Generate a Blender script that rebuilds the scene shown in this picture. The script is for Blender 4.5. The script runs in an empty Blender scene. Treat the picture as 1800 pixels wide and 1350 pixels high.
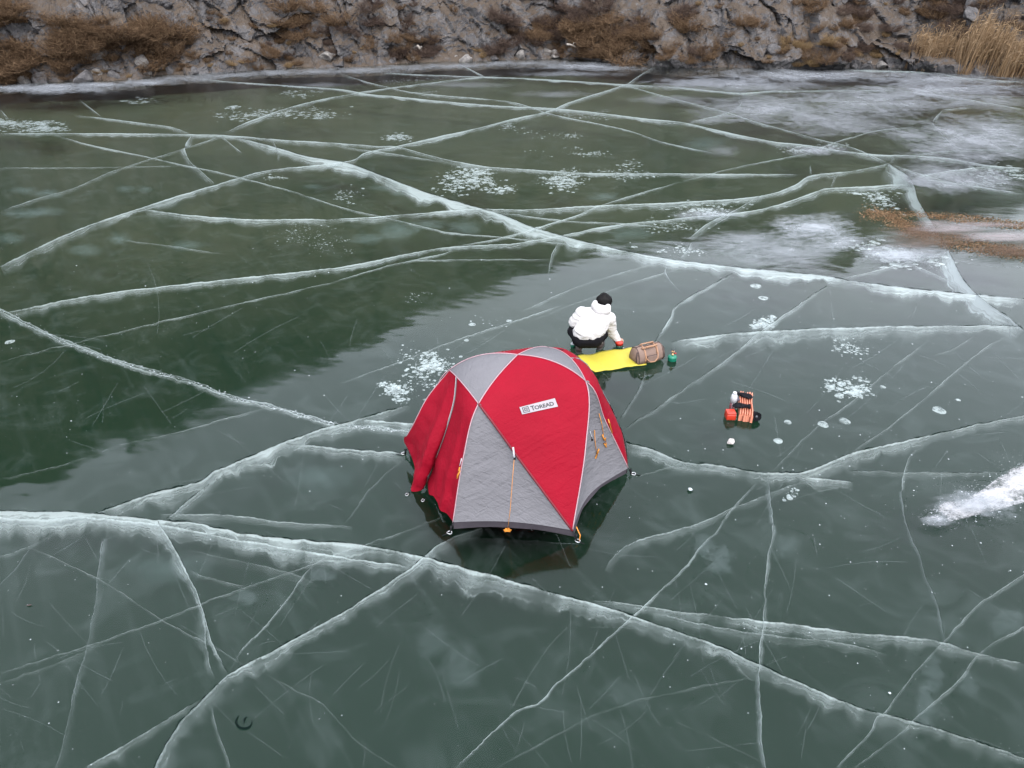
import bpy, bmesh, math, random
import numpy as np
from mathutils import Vector, Matrix
from mathutils.bvhtree import BVHTree

random.seed(7)
R = math.radians
sc = bpy.context.scene
COL = sc.collection

# ------------------------------------------------------------------ camera
CAM_H, PITCH, FPX = 4.8, R(31.0), 1292.0
cd = bpy.data.cameras.new('camera')
cd.sensor_width = 36.0
cd.lens = 36.0 * FPX / 1800.0
cd.clip_start, cd.clip_end = 0.05, 2000.0
cam = bpy.data.objects.new('camera', cd)
cam.location = (0, 0, CAM_H)
cam.rotation_euler = (R(90) - PITCH, 0, 0)
COL.objects.link(cam)
sc.camera = cam

# ------------------------------------------------------------------ sky, sun, exposure
SUN_EL, SUN_AZ = R(52), R(168)          # azimuth clockwise from +Y: behind the camera, to its right
world = bpy.data.worlds.new('World')
sc.world = world
world.use_nodes = True
wn = world.node_tree
wn.nodes.clear()
sky = wn.nodes.new('ShaderNodeTexSky')
sky.sky_type = 'NISHITA'
sky.sun_disc = False
sky.sun_elevation = SUN_EL
sky.sun_rotation = SUN_AZ
sky.air_density, sky.dust_density, sky.ozone_density = 1.0, 4.0, 1.0
hs = wn.nodes.new('ShaderNodeHueSaturation')
hs.inputs['Saturation'].default_value = 0.22
wn.links.new(sky.outputs[0], hs.inputs['Color'])
mixc = wn.nodes.new('ShaderNodeMixRGB')            # an even overcast layer over the clear-sky model
mixc.inputs['Fac'].default_value = 0.78
mixc.inputs['Color2'].default_value = (6.75, 7.3, 8.35, 1)
wn.links.new(hs.outputs[0], mixc.inputs['Color1'])
bg = wn.nodes.new('ShaderNodeBackground')
bg.inputs['Strength'].default_value = 0.11
wn.links.new(mixc.outputs[0], bg.inputs['Color'])
wo = wn.nodes.new('ShaderNodeOutputWorld')
wn.links.new(bg.outputs[0], wo.inputs['Surface'])

sd = bpy.data.lights.new('sun', 'SUN')
sd.energy = 0.9
sd.angle = R(30)
sd.color = (1.0, 0.97, 0.93)
sun = bpy.data.objects.new('sun', sd)
COL.objects.link(sun)
sun_dir = Vector((math.sin(SUN_AZ) * math.cos(SUN_EL), math.cos(SUN_AZ) * math.cos(SUN_EL), math.sin(SUN_EL)))
sun.rotation_euler = sun_dir.to_track_quat('Z', 'Y').to_euler()
sun.location = sun_dir * 60

vs = sc.view_settings
vs.view_transform = 'Standard'
vs.look = 'None'
vs.gamma = 1.0
vs.use_curve_mapping = False
vs.exposure = 2.0
cy = sc.cycles
cy.transparent_max_bounces = 24
cy.max_bounces = 6
cy.diffuse_bounces = 2
cy.glossy_bounces = 3
cy.use_denoising = True
cy.caustics_reflective = False
cy.caustics_refractive = False

# ------------------------------------------------------------------ helpers: points
_cp, _sp = math.cos(PITCH), math.sin(PITCH)
def ray(px, py):
    a, b = (px - 900) / FPX, (675 - py) / FPX
    return Vector((a, _cp + b * _sp, -_sp + b * _cp))
def at(px, py, z=0.0):
    """surveyed point: where the sight line through photo point px,py meets height z"""
    d = ray(px, py)
    return Vector((0, 0, CAM_H)) + d * ((z - CAM_H) / d.z)
def aty(px, py, y):
    d = ray(px, py)
    return Vector((0, 0, CAM_H)) + d * (y / d.y)
def mpp(px, py):
    return at(px, py).length / FPX

# ------------------------------------------------------------------ helpers: numpy noise
def _h(ix, iy, iz, seed):
    n = (ix.astype(np.int64) * 73856093) ^ (iy.astype(np.int64) * 19349663) ^ (iz.astype(np.int64) * 83492791) ^ (seed * 2654435)
    n = (n & 0xffffffff).astype(np.uint64)
    n = ((n ^ (n >> np.uint64(15))) * np.uint64(2246822519)) & np.uint64(0xffffffff)
    n = ((n ^ (n >> np.uint64(13))) * np.uint64(3266489917)) & np.uint64(0xffffffff)
    n = n ^ (n >> np.uint64(16))
    return n.astype(np.float64) / 4294967295.0
def vnoise(p, seed=0):
    i = np.floor(p); f = p - i; f = f * f * (3 - 2 * f)
    ix, iy, iz = i[:, 0], i[:, 1], i[:, 2]
    r = 0
    for dx in (0, 1):
        for dy in (0, 1):
            for dz in (0, 1):
                w = (f[:, 0] if dx else 1 - f[:, 0]) * (f[:, 1] if dy else 1 - f[:, 1]) * (f[:, 2] if dz else 1 - f[:, 2])
                r = r + w * _h(ix + dx, iy + dy, iz + dz, seed)
    return r * 2 - 1
def fbm(p, octv=4, seed=0, gain=0.5, ridged=False):
    r, a, s = 0, 1.0, 1.0
    for k in range(octv):
        n = vnoise(p * s, seed + k * 17)
        if ridged: n = 1 - 2 * np.abs(n)
        r = r + a * n; a *= gain; s *= 2.03
    return r
def worley(p, seed=0):
    i = np.floor(p); f1 = np.full(len(p), 9.0); f2 = f1.copy(); cid = np.zeros(len(p))
    for dx in (-1, 0, 1):
        for dy in (-1, 0, 1):
            for dz in (-1, 0, 1):
                c = i + np.array((dx, dy, dz))
                q = c + np.stack([_h(c[:, 0], c[:, 1], c[:, 2], seed + k) for k in range(3)], 1)
                d = np.linalg.norm(q - p, axis=1)
                idv = _h(c[:, 0], c[:, 1], c[:, 2], seed + 9)
                m = d < f1
                f2 = np.where(m, f1, np.minimum(f2, d)); cid = np.where(m, idv, cid); f1 = np.where(m, d, f1)
    return f1, f2, cid

# ------------------------------------------------------------------ helpers: materials
def new_mat(name):
    m = bpy.data.materials.new(name); m.use_nodes = True
    nt = m.node_tree; nt.nodes.clear()
    return m, nt
def N(nt, typ, **kw):
    n = nt.nodes.new(typ)
    for k, v in kw.items():
        if k[0] == '_': n.inputs[k[1:].replace('_', ' ')].default_value = v
        else: setattr(n, k, v)
    return n
def L(nt, a, b): nt.links.new(a, b)
def math_n(nt, op, a, b=None, clamp=False):
    n = nt.nodes.new('ShaderNodeMath'); n.operation = op; n.use_clamp = clamp
    for i, v in enumerate((a, b)):
        if v is None: continue
        if isinstance(v, (int, float)): n.inputs[i].default_value = v
        else: nt.links.new(v, n.inputs[i])
    return n.outputs[0]
def ramp(nt, fac, stops):
    n = nt.nodes.new('ShaderNodeValToRGB')
    e = n.color_ramp.elements
    while len(e) < len(stops): e.new(0.5)
    for i, (p, c) in enumerate(stops):
        e[i].position = p
        e[i].color = (c, c, c, 1) if isinstance(c, (int, float)) else (*c, 1)
    nt.links.new(fac, n.inputs[0])
    return n.outputs[0]
def noise(nt, vec, scale, detail=4, rough=0.55, dist=0.0):
    n = nt.nodes.new('ShaderNodeTexNoise')
    n.inputs['Scale'].default_value = scale; n.inputs['Detail'].default_value = detail
    n.inputs['Roughness'].default_value = rough; n.inputs['Distortion'].default_value = dist
    if vec is not None: nt.links.new(vec, n.inputs['Vector'])
    return n.outputs['Fac']
def mapping(nt, vec, scale=(1, 1, 1), rot=(0, 0, 0)):
    if any(rot):
        q = nt.nodes.new('ShaderNodeMapping'); q.inputs['Rotation'].default_value = rot
        nt.links.new(vec, q.inputs['Vector']); vec = q.outputs[0]
    n = nt.nodes.new('ShaderNodeMapping'); n.inputs['Scale'].default_value = scale
    nt.links.new(vec, n.inputs['Vector'])
    return n.outputs[0]
def mixc_n(nt, fac, a, b):
    n = nt.nodes.new('ShaderNodeMixRGB')
    if isinstance(fac, (int, float)): n.inputs[0].default_value = fac
    else: nt.links.new(fac, n.inputs[0])
    for i, v in ((1, a), (2, b)):
        if isinstance(v, tuple): n.inputs[i].default_value = (*v, 1)
        else: nt.links.new(v, n.inputs[i])
    return n.outputs[0]
def bump(nt, h, strength=0.5, dist=0.01, normal=None):
    n = nt.nodes.new('ShaderNodeBump')
    n.inputs['Strength'].default_value = strength; n.inputs['Distance'].default_value = dist
    nt.links.new(h, n.inputs['Height'])
    if normal is not None: nt.links.new(normal, n.inputs['Normal'])
    return n.outputs[0]
def surf_out(nt, sh):
    o = nt.nodes.new('ShaderNodeOutputMaterial'); nt.links.new(sh, o.inputs['Surface'])

def simple(name, col, rough=0.6, var=0.12, scale=20.0, bumpd=0.002, metallic=0.0, spec=0.4, bscale=None):
    """plain material: noisy colour + fine relief"""
    m, nt = new_mat(name)
    tc = N(nt, 'ShaderNodeTexCoord').outputs['Object']
    n1 = noise(nt, tc, scale, 5)
    c = mixc_n(nt, n1, tuple(max(0, x * (1 - var * 2)) for x in col), tuple(min(1, x * (1 + var * 2)) for x in col))
    p = N(nt, 'ShaderNodeBsdfPrincipled')
    L(nt, c, p.inputs['Base Color'])
    p.inputs['Roughness'].default_value = rough
    p.inputs['Metallic'].default_value = metallic
    p.inputs['Specular IOR Level'].default_value = spec
    if bumpd:
        L(nt, bump(nt, noise(nt, tc, bscale or scale * 2.5, 4), 0.6, bumpd), p.inputs['Normal'])
    surf_out(nt, p.outputs[0])
    return m

# ------------------------------------------------------------------ helpers: objects
def mesh_obj(name, verts, faces, mat=None, parent=None, smooth=False, uvs=None):
    me = bpy.data.meshes.new(name)
    me.from_pydata([tuple(v) for v in verts], [], faces)
    if mat is not None: me.materials.append(mat)
    if smooth:
        me.polygons.foreach_set('use_smooth', [True] * len(me.polygons))
    if uvs is not None:
        ul = me.uv_layers.new(name='uv')
        li = np.zeros(len(me.loops), dtype=np.int32); me.loops.foreach_get('vertex_index', li)
        ul.data.foreach_set('uv', np.asarray(uvs, dtype=np.float32)[li].ravel())
    me.update()
    o = bpy.data.objects.new(name, me)
    COL.objects.link(o)
    if parent is not None: put(o, parent)
    return o
def put(o, parent):
    """part of parent; geometry was built in world coordinates"""
    o.parent = parent
    m = Matrix.Identity(4)
    q = parent
    while q is not None:
        m = q.matrix_parent_inverse @ q.matrix_basis @ m
        q = q.parent
    o.matrix_parent_inverse = m.inverted()
def empty(name, loc, label, cat, group=None):
    o = bpy.data.objects.new(name, None)
    o.empty_display_size = 0.1
    o.location = loc
    COL.objects.link(o)
    return tag(o, label, cat, group)
def tag(o, label=None, cat=None, group=None, kind=None):
    if label: o['label'] = label
    if cat: o['category'] = cat
    if group: o['group'] = group
    if kind: o['kind'] = kind
    return o
def bm_obj(name, bm, mat, parent=None, smooth=True):
    me = bpy.data.meshes.new(name)
    bm.to_mesh(me); bm.free()
    if mat is not None: me.materials.append(mat)
    if smooth: me.polygons.foreach_set('use_smooth', [True] * len(me.polygons))
    o = bpy.data.objects.new(name, me)
    COL.objects.link(o)
    if parent is not None: put(o, parent)
    return o
def tube_geo(pts, rad, sides=6, flat=1.0):
    pts = [Vector(p) for p in pts]
    n = len(pts)
    rads = rad if isinstance(rad, (list, tuple)) else [rad] * n
    vs_, fs = [], []
    up = Vector((0, 0, 1))
    for i, p in enumerate(pts):
        t = (pts[min(i + 1, n - 1)] - pts[max(i - 1, 0)])
        t = t.normalized() if t.length > 1e-9 else Vector((0, 0, 1))
        a = t.cross(up)
        if a.length < 1e-3: a = t.cross(Vector((0, 1, 0)))
        a.normalize(); b = a.cross(t).normalized()
        for k in range(sides):
            an = 2 * math.pi * k / sides
            vs_.append(p + a * (math.cos(an) * rads[i]) + b * (math.sin(an) * rads[i] * flat))
    for i in range(n - 1):
        for k in range(sides):
            k2 = (k + 1) % sides
            fs.append((i * sides + k, i * sides + k2, (i + 1) * sides + k2, (i + 1) * sides + k))
    fs.append(tuple(range(sides))[::-1]); fs.append(tuple((n - 1) * sides + k for k in range(sides)))
    return vs_, fs
def tube(name, pts, rad, mat, parent=None, sides=6, flat=1.0):
    v, f = tube_geo(pts, rad, sides, flat)
    return mesh_obj(name, v, f, mat, parent, True)
def lathe(name, prof, loc, mat, parent=None, sides=28, axis=None, smooth=True):
    """prof: [(radius, height)] ; axis: optional matrix"""
    vs_, fs = [], []
    for r, z in prof:
        for k in range(sides):
            a = 2 * math.pi * k / sides
            vs_.append(Vector((r * math.cos(a), r * math.sin(a), z)))
    for i in range(len(prof) - 1):
        for k in range(sides):
            k2 = (k + 1) % sides
            fs.append((i * sides + k, i * sides + k2, (i + 1) * sides + k2, (i + 1) * sides + k))
    fs.append(tuple(range(sides))[::-1]); fs.append(tuple((len(prof) - 1) * sides + k for k in range(sides)))
    if axis is not None: vs_ = [axis @ v for v in vs_]
    return mesh_obj(name, [v + Vector(loc) for v in vs_], fs, mat, parent, smooth)
def rbox(name, size, mtx, mat, parent=None, bev=0.01, seg=3):
    bm = bmesh.new()
    bmesh.ops.create_cube(bm, size=1.0)
    for v in bm.verts: v.co = Vector((v.co.x * size[0], v.co.y * size[1], v.co.z * size[2]))
    if bev: bmesh.ops.bevel(bm, geom=list(bm.edges), offset=bev, segments=seg, affect='EDGES', profile=0.5)
    bmesh.ops.transform(bm, matrix=mtx, verts=bm.verts)
    return bm_obj(name, bm, mat, parent)
def catmull(pts, n):
    """smooth curve through pts, n samples per span"""
    pts = [Vector(p) for p in pts]
    P = [pts[0] * 2 - pts[1]] + pts + [pts[-1] * 2 - pts[-2]]
    out = []
    for i in range(1, len(P) - 2):
        for k in range(n):
            t = k / n
            a, b, c, d = P[i - 1], P[i], P[i + 1], P[i + 2]
            out.append(0.5 * ((2 * b) + (c - a) * t + (2 * a - 5 * b + 4 * c - d) * t * t + (3 * b - a - 3 * c + d) * t ** 3))
    out.append(pts[-1])
    return out
_b = bmesh.new(); bmesh.ops.create_icosphere(_b, subdivisions=2, radius=1.0)
SPH = [v.co.copy() for v in _b.verts]; _b.free()
def blob(name, caps, voxel, mat, parent=None, smooth=6, rumple=0.0):
    """one continuous skin around tapered capsules (p0, r0, p1, r1)"""
    bm = bmesh.new()
    for p0, r0, p1, r1 in caps:
        made = [bm.verts.new(Vector(p) + u * r) for p, r in ((p0, r0), (p1, r1)) for u in SPH]
        hull = bmesh.ops.convex_hull(bm, input=made)
        bmesh.ops.delete(bm, geom=[g for g in set(hull['geom_interior'] + hull['geom_unused']) if isinstance(g, bmesh.types.BMVert)], context='VERTS')
    bm.verts.ensure_lookup_table()
    me = bpy.data.meshes.new('tmp'); bm.to_mesh(me); bm.free()
    o = bpy.data.objects.new('tmp', me); COL.objects.link(o)
    rm = o.modifiers.new('r', 'REMESH'); rm.mode = 'VOXEL'; rm.voxel_size = voxel
    if smooth:
        s = o.modifiers.new('s', 'SMOOTH'); s.iterations = smooth; s.factor = 0.5
    dg = bpy.context.evaluated_depsgraph_get()
    me2 = bpy.data.meshes.new_from_object(o.evaluated_get(dg))
    bpy.data.objects.remove(o); bpy.data.meshes.remove(me)
    me2.name = name
    if rumple:
        co = np.zeros(len(me2.vertices) * 3); me2.vertices.foreach_get('co', co); co = co.reshape(-1, 3)
        nn_ = np.zeros(len(me2.vertices) * 3); me2.vertices.foreach_get('normal', nn_); nn_ = nn_.reshape(-1, 3)
        w_ = fbm(co @ np.array(((9., 3., 2.), (2., 9., -3.), (5., 3., 17.))), 3, 401, 0.5, True)
        me2.vertices.foreach_set('co', (co + nn_ * (w_ * rumple)[:, None]).ravel())
    me2.materials.clear(); me2.materials.append(mat)
    me2.polygons.foreach_set('use_smooth', [True] * len(me2.polygons))
    ob = bpy.data.objects.new(name, me2); COL.objects.link(ob)
    if parent is not None: put(ob, parent)
    return ob

# ================================================================== LAKE
# --- clear ice: a mirror-smooth transparent sheet over dark green water
def ice_material():
    m, nt = new_mat('clear_ice')
    tc = N(nt, 'ShaderNodeTexCoord').outputs['Object']
    st = mapping(nt, tc, (0.7, 1.25, 1), (0, 0, R(12)))
    h1 = noise(nt, st, 1.1, 2, 0.5)
    h2 = noise(nt, mapping(nt, tc, (2.6, 5, 1), (0, 0, R(12))), 1.0, 1, 0.5)
    nb = bump(nt, h1, 1.0, 0.006)
    nb = bump(nt, h2, 1.0, 0.0010, nb)
    fr = N(nt, 'ShaderNodeFresnel'); fr.inputs['IOR'].default_value = 1.34
    L(nt, nb, fr.inputs['Normal'])
    gl = N(nt, 'ShaderNodeBsdfGlossy')
    rg = ramp(nt, noise(nt, tc, 0.35, 2, 0.6), [(0.35, 0.035), (0.75, 0.085)])
    sy = N(nt, 'ShaderNodeSeparateXYZ'); L(nt, tc, sy.inputs[0])
    rg = math_n(nt, 'ADD', rg, ramp(nt, math_n(nt, 'MULTIPLY', sy.outputs[1], 1 / 40.0), [(0.28, 0.0), (0.75, 0.14)]))
    L(nt, rg, gl.inputs['Roughness']); L(nt, nb, gl.inputs['Normal'])
    tr = N(nt, 'ShaderNodeBsdfTransparent', _Color=(0.92, 0.97, 0.955, 1))
    # thin rime, scuffs and scratches on the surface
    df = N(nt, 'ShaderNodeBsdfDiffuse', _Color=(0.42, 0.50, 0.50, 1))
    a = ramp(nt, noise(nt, mapping(nt, tc, (1.0, 1.0, 1), (0, 0, R(-30))), 1.7, 5, 0.62, 1.2), [(0.50, 0.0), (0.80, 0.034)])
    b = ramp(nt, noise(nt, mapping(nt, tc, (9.0, 0.7, 1), (0, 0, R(-35))), 1.0, 3, 0.6, 0.0), [(0.52, 0.0), (0.8, 0.016)])
    rime = math_n(nt, 'ADD', a, b, True)
    m1 = N(nt, 'ShaderNodeMixShader'); L(nt, rime, m1.inputs[0]); L(nt, tr.outputs[0], m1.inputs[1]); L(nt, df.outputs[0], m1.inputs[2])
    m2 = N(nt, 'ShaderNodeMixShader'); L(nt, fr.outputs[0], m2.inputs[0]); L(nt, m1.outputs[0], m2.inputs[1]); L(nt, gl.outputs[0], m2.inputs[2])
    surf_out(nt, m2.outputs[0])
    return m
def water_material():
    m, nt = new_mat('deep_green_water')
    tc = N(nt, 'ShaderNodeTexCoord').outputs['Object']
    n = noise(nt, tc, 0.16, 5, 0.6)
    c = mixc_n(nt, n, (0.0056, 0.0192, 0.0108), (0.0076, 0.0205, 0.0104))
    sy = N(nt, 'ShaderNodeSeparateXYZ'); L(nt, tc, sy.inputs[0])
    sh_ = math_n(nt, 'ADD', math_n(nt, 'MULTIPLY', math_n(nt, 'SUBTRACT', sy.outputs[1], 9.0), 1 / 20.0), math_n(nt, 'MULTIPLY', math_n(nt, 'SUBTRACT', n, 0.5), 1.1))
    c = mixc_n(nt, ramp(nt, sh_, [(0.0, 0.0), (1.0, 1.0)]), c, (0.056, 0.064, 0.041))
    d = N(nt, 'ShaderNodeBsdfDiffuse'); L(nt, c, d.inputs['Color'])
    surf_out(nt, d.outputs[0])
    return m
def sheet(name, z, mat, s=320):
    o = mesh_obj(name, [(-s, -s + 60, z), (s, -s + 60, z), (s, s + 60, z), (-s, s + 60, z)], [(0, 1, 2, 3)], mat)
    return tag(o, kind='structure')
ice = sheet('lake_ice', 0.0, ice_material())
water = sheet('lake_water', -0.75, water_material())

# --- fracture material: a white, streaky sheet standing in the ice, densest at its upper edge
def crack_material(name, col, soft, grain):
    m, nt = new_mat(name)
    uv = N(nt, 'ShaderNodeUVMap', uv_map='uv').outputs[0]
    sep = N(nt, 'ShaderNodeSeparateXYZ'); L(nt, uv, sep.inputs[0])
    v = sep.outputs[1]
    op = N(nt, 'ShaderNodeAttribute', attribute_name='op').outputs['Fac']
    n1 = noise(nt, mapping(nt, uv, (0.9, 0.7, 1)), 1.0, 3, 0.5, 0.2)
    n2 = noise(nt, mapping(nt, uv, (1.8, 9.0, 1), (0, 0, R(4))), 1.0, 4, 0.65, 0.4)
    n3 = noise(nt, mapping(nt, uv, (9.0, 2.0, 1)), 1.0, 4, 0.65, 0.0)
    c1 = math_n(nt, 'SUBTRACT', n1, 0.5); c3 = math_n(nt, 'SUBTRACT', n3, 0.5)
    vj = math_n(nt, 'ADD', v, math_n(nt, 'MULTIPLY', c1, 0.6))
    top = ramp(nt, v, [(0.0, 0.0), (0.03, 1.0)])
    glaze = ramp(nt, vj, [(0.0, 1.0), (0.28, 0.78), (0.60, 0.36 if soft else 0.6), (0.98, 0.0)])
    end = ramp(nt, v, [(0.60, 1.0), (1.0, 0.0)])
    gr = ramp(nt, n2, [(0.30, 1.0 - grain), (0.66, 1.0)])
    big = ramp(nt, n1, [(0.28, 0.40), (0.58, 1.0)])
    glaze = math_n(nt, 'MULTIPLY', math_n(nt, 'MULTIPLY', glaze, gr), math_n(nt, 'MULTIPLY', big, end))
    brk = ramp(nt, n3, [(0.34, 0.15), (0.60, 1.0)])
    core = math_n(nt, 'MULTIPLY', ramp(nt, math_n(nt, 'ADD', v, math_n(nt, 'MULTIPLY', c3, 0.10)), [(0.05, 1.0), (0.15, 0.0)]), brk)
    dl = math_n(nt, 'ABSOLUTE', math_n(nt, 'SUBTRACT', v, math_n(nt, 'ADD', math_n(nt, 'MULTIPLY', c1, 1.6), 0.42)))
    core2 = math_n(nt, 'MULTIPLY', ramp(nt, dl, [(0.012, 1.0), (0.06, 0.0)]), brk)
    a = math_n(nt, 'ADD', math_n(nt, 'MULTIPLY', glaze, 0.62), math_n(nt, 'ADD', math_n(nt, 'MULTIPLY', core, 0.85), math_n(nt, 'MULTIPLY', core2, 0.20)))
    a = math_n(nt, 'MULTIPLY', a, top)
    a = math_n(nt, 'MULTIPLY', a, math_n(nt, 'MULTIPLY', op, 1.45), True)
    d = N(nt, 'ShaderNodeBsdfDiffuse', _Color=(*col, 1))
    t = N(nt, 'ShaderNodeBsdfTranslucent', _Color=(*col, 1))
    dm = N(nt, 'ShaderNodeMixShader', _Fac=0.45); L(nt, d.outputs[0], dm.inputs[1]); L(nt, t.outputs[0], dm.inputs[2])
    tr = N(nt, 'ShaderNodeBsdfTransparent')
    mx = N(nt, 'ShaderNodeMixShader'); L(nt, a, mx.inputs[0]); L(nt, tr.outputs[0], mx.inputs[1]); L(nt, dm.outputs[0], mx.inputs[2])
    surf_out(nt, mx.outputs[0])
    return m
M_CRACK = crack_material('fracture_white', (0.72, 0.755, 0.78), True, 0.65)
M_CRACKR = crack_material('fracture_rough', (0.55, 0.59, 0.61), False, 0.9)
M_GAP = simple('open_gap', (0.004, 0.008, 0.007), 0.9, 0.2, 30, 0, spec=0.0)

def smooth_px(pts, step):
    P = [Vector((x, y, 0)) for x, y in pts]
    seg = catmull(P, 24)
    # resample evenly
    d = [0.0]
    for a, b in zip(seg, seg[1:]): d.append(d[-1] + (b - a).length)
    n = max(4, int(d[-1] / step))
    xs = np.interp(np.linspace(0, d[-1], n), d, [p.x for p in seg])
    ys = np.interp(np.linspace(0, d[-1], n), d, [p.y for p in seg])
    return np.stack([xs, ys], 1), np.linspace(0, d[-1], n)
_ck = [0]
def crack(pts, w, op, dark=0, jit=1.0, mat=None, name='crack'):
    _ck[0] += 1
    k = _ck[0]
    P, s = smooth_px(pts, 3.5)
    n = len(P)
    q = np.stack([s * 0.02, np.full(n, k * 3.7), np.zeros(n)], 1)
    tan = np.gradient(P, axis=0); tan /= np.linalg.norm(tan, axis=1)[:, None] + 1e-9
    nrm = np.stack([-tan[:, 1], tan[:, 0]], 1)
    nrm *= np.where(nrm[:, 1:2] < 0, -1, 1)
    ww = np.interp(np.linspace(0, 1, n), np.linspace(0, 1, len(w)), w) if isinstance(w, (list, tuple)) else np.full(n, float(w))
    oo = np.interp(np.linspace(0, 1, n), np.linspace(0, 1, len(op)), op) if isinstance(op, (list, tuple)) else np.full(n, float(op))
    far = np.clip(P[:, 1] / 700.0, 0.3, 1.2)
    off = (fbm(q * 2.2, 4, 3 + k) * 1.1 + vnoise(q * 16, 5 + k) * 0.55) * jit * far
    P = P + nrm * off[:, None]
    wv = ww * np.clip(1.05 + 0.38 * fbm(q * 1.6, 5, 11 + k, 0.6), 0.35, 2.2)
    oo = oo * np.clip(1 + 0.5 * fbm(q * 0.9, 5, 23 + k, 0.62), 0.18, 1.8) * np.interp(P[:, 1], [120, 330, 560, 760], [1.7, 1.6, 1.3, 1.0])
    wv = wv * np.interp(P[:, 1], [120, 330, 560, 760], [1.15, 1.3, 1.15, 1.0])
    ends = np.minimum(np.arange(n), np.arange(n)[::-1]) / max(2.0, min(14.0, n * 0.2))
    oo = oo * np.clip(ends + 0.15, 0, 1)
    rows = 4
    V, U, A, F = [], [], [], []
    for i in range(n):
        x, y = P[i]; nx, ny = nrm[i]
        dep = min(0.5, wv[i] * mpp(x, max(y, 60)) * np.interp(y, [120, 400, 800], [.40, .6, .95]) + 0.005)
        a = at(x, y, -0.002); b = at(x + nx * wv[i], y + ny * wv[i], -0.002 - dep)
        for r in range(rows):
            t = r / (rows - 1)
            V.append(a.lerp(b, t)); U.append((s[i] * 0.01 + k * 5.3, t)); A.append(oo[i])
    for i in range(n - 1):
        for r in range(rows - 1):
            c = i * rows + r
            F.append((c, c + rows, c + rows + 1, c + 1))
    o = mesh_obj(name, V, F, mat or M_CRACK, ice, True, U)
    at_ = o.data.attributes.new('op', 'FLOAT', 'POINT'); at_.data.foreach_set('value', np.asarray(A, dtype=np.float32))
    if dark:
        V, F = [], []
        gw = 1.4 * dark * np.clip(0.42 + 1.0 * fbm(q * 5, 5, 41 + k, .6), 0.0, 1.7) * np.interp(P[:, 1], [420, 620, 900], [.4, .6, 1.0])
        for i in range(n):
            x, y = P[i]; nx, ny = nrm[i]
            g = gw[i]
            V.append(at(x - nx * g, y - ny * g, 0.003)); V.append(at(x + nx * 0.15, y + ny * 0.15, 0.003))
        for i in range(n - 1): F.append((2 * i, 2 * i + 2, 2 * i + 3, 2 * i + 1))
        mesh_obj('open_gap', V, F, M_GAP, o)  # dark ribbon on the surface paints the shadow seen inside the open crack
    return o

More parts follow.
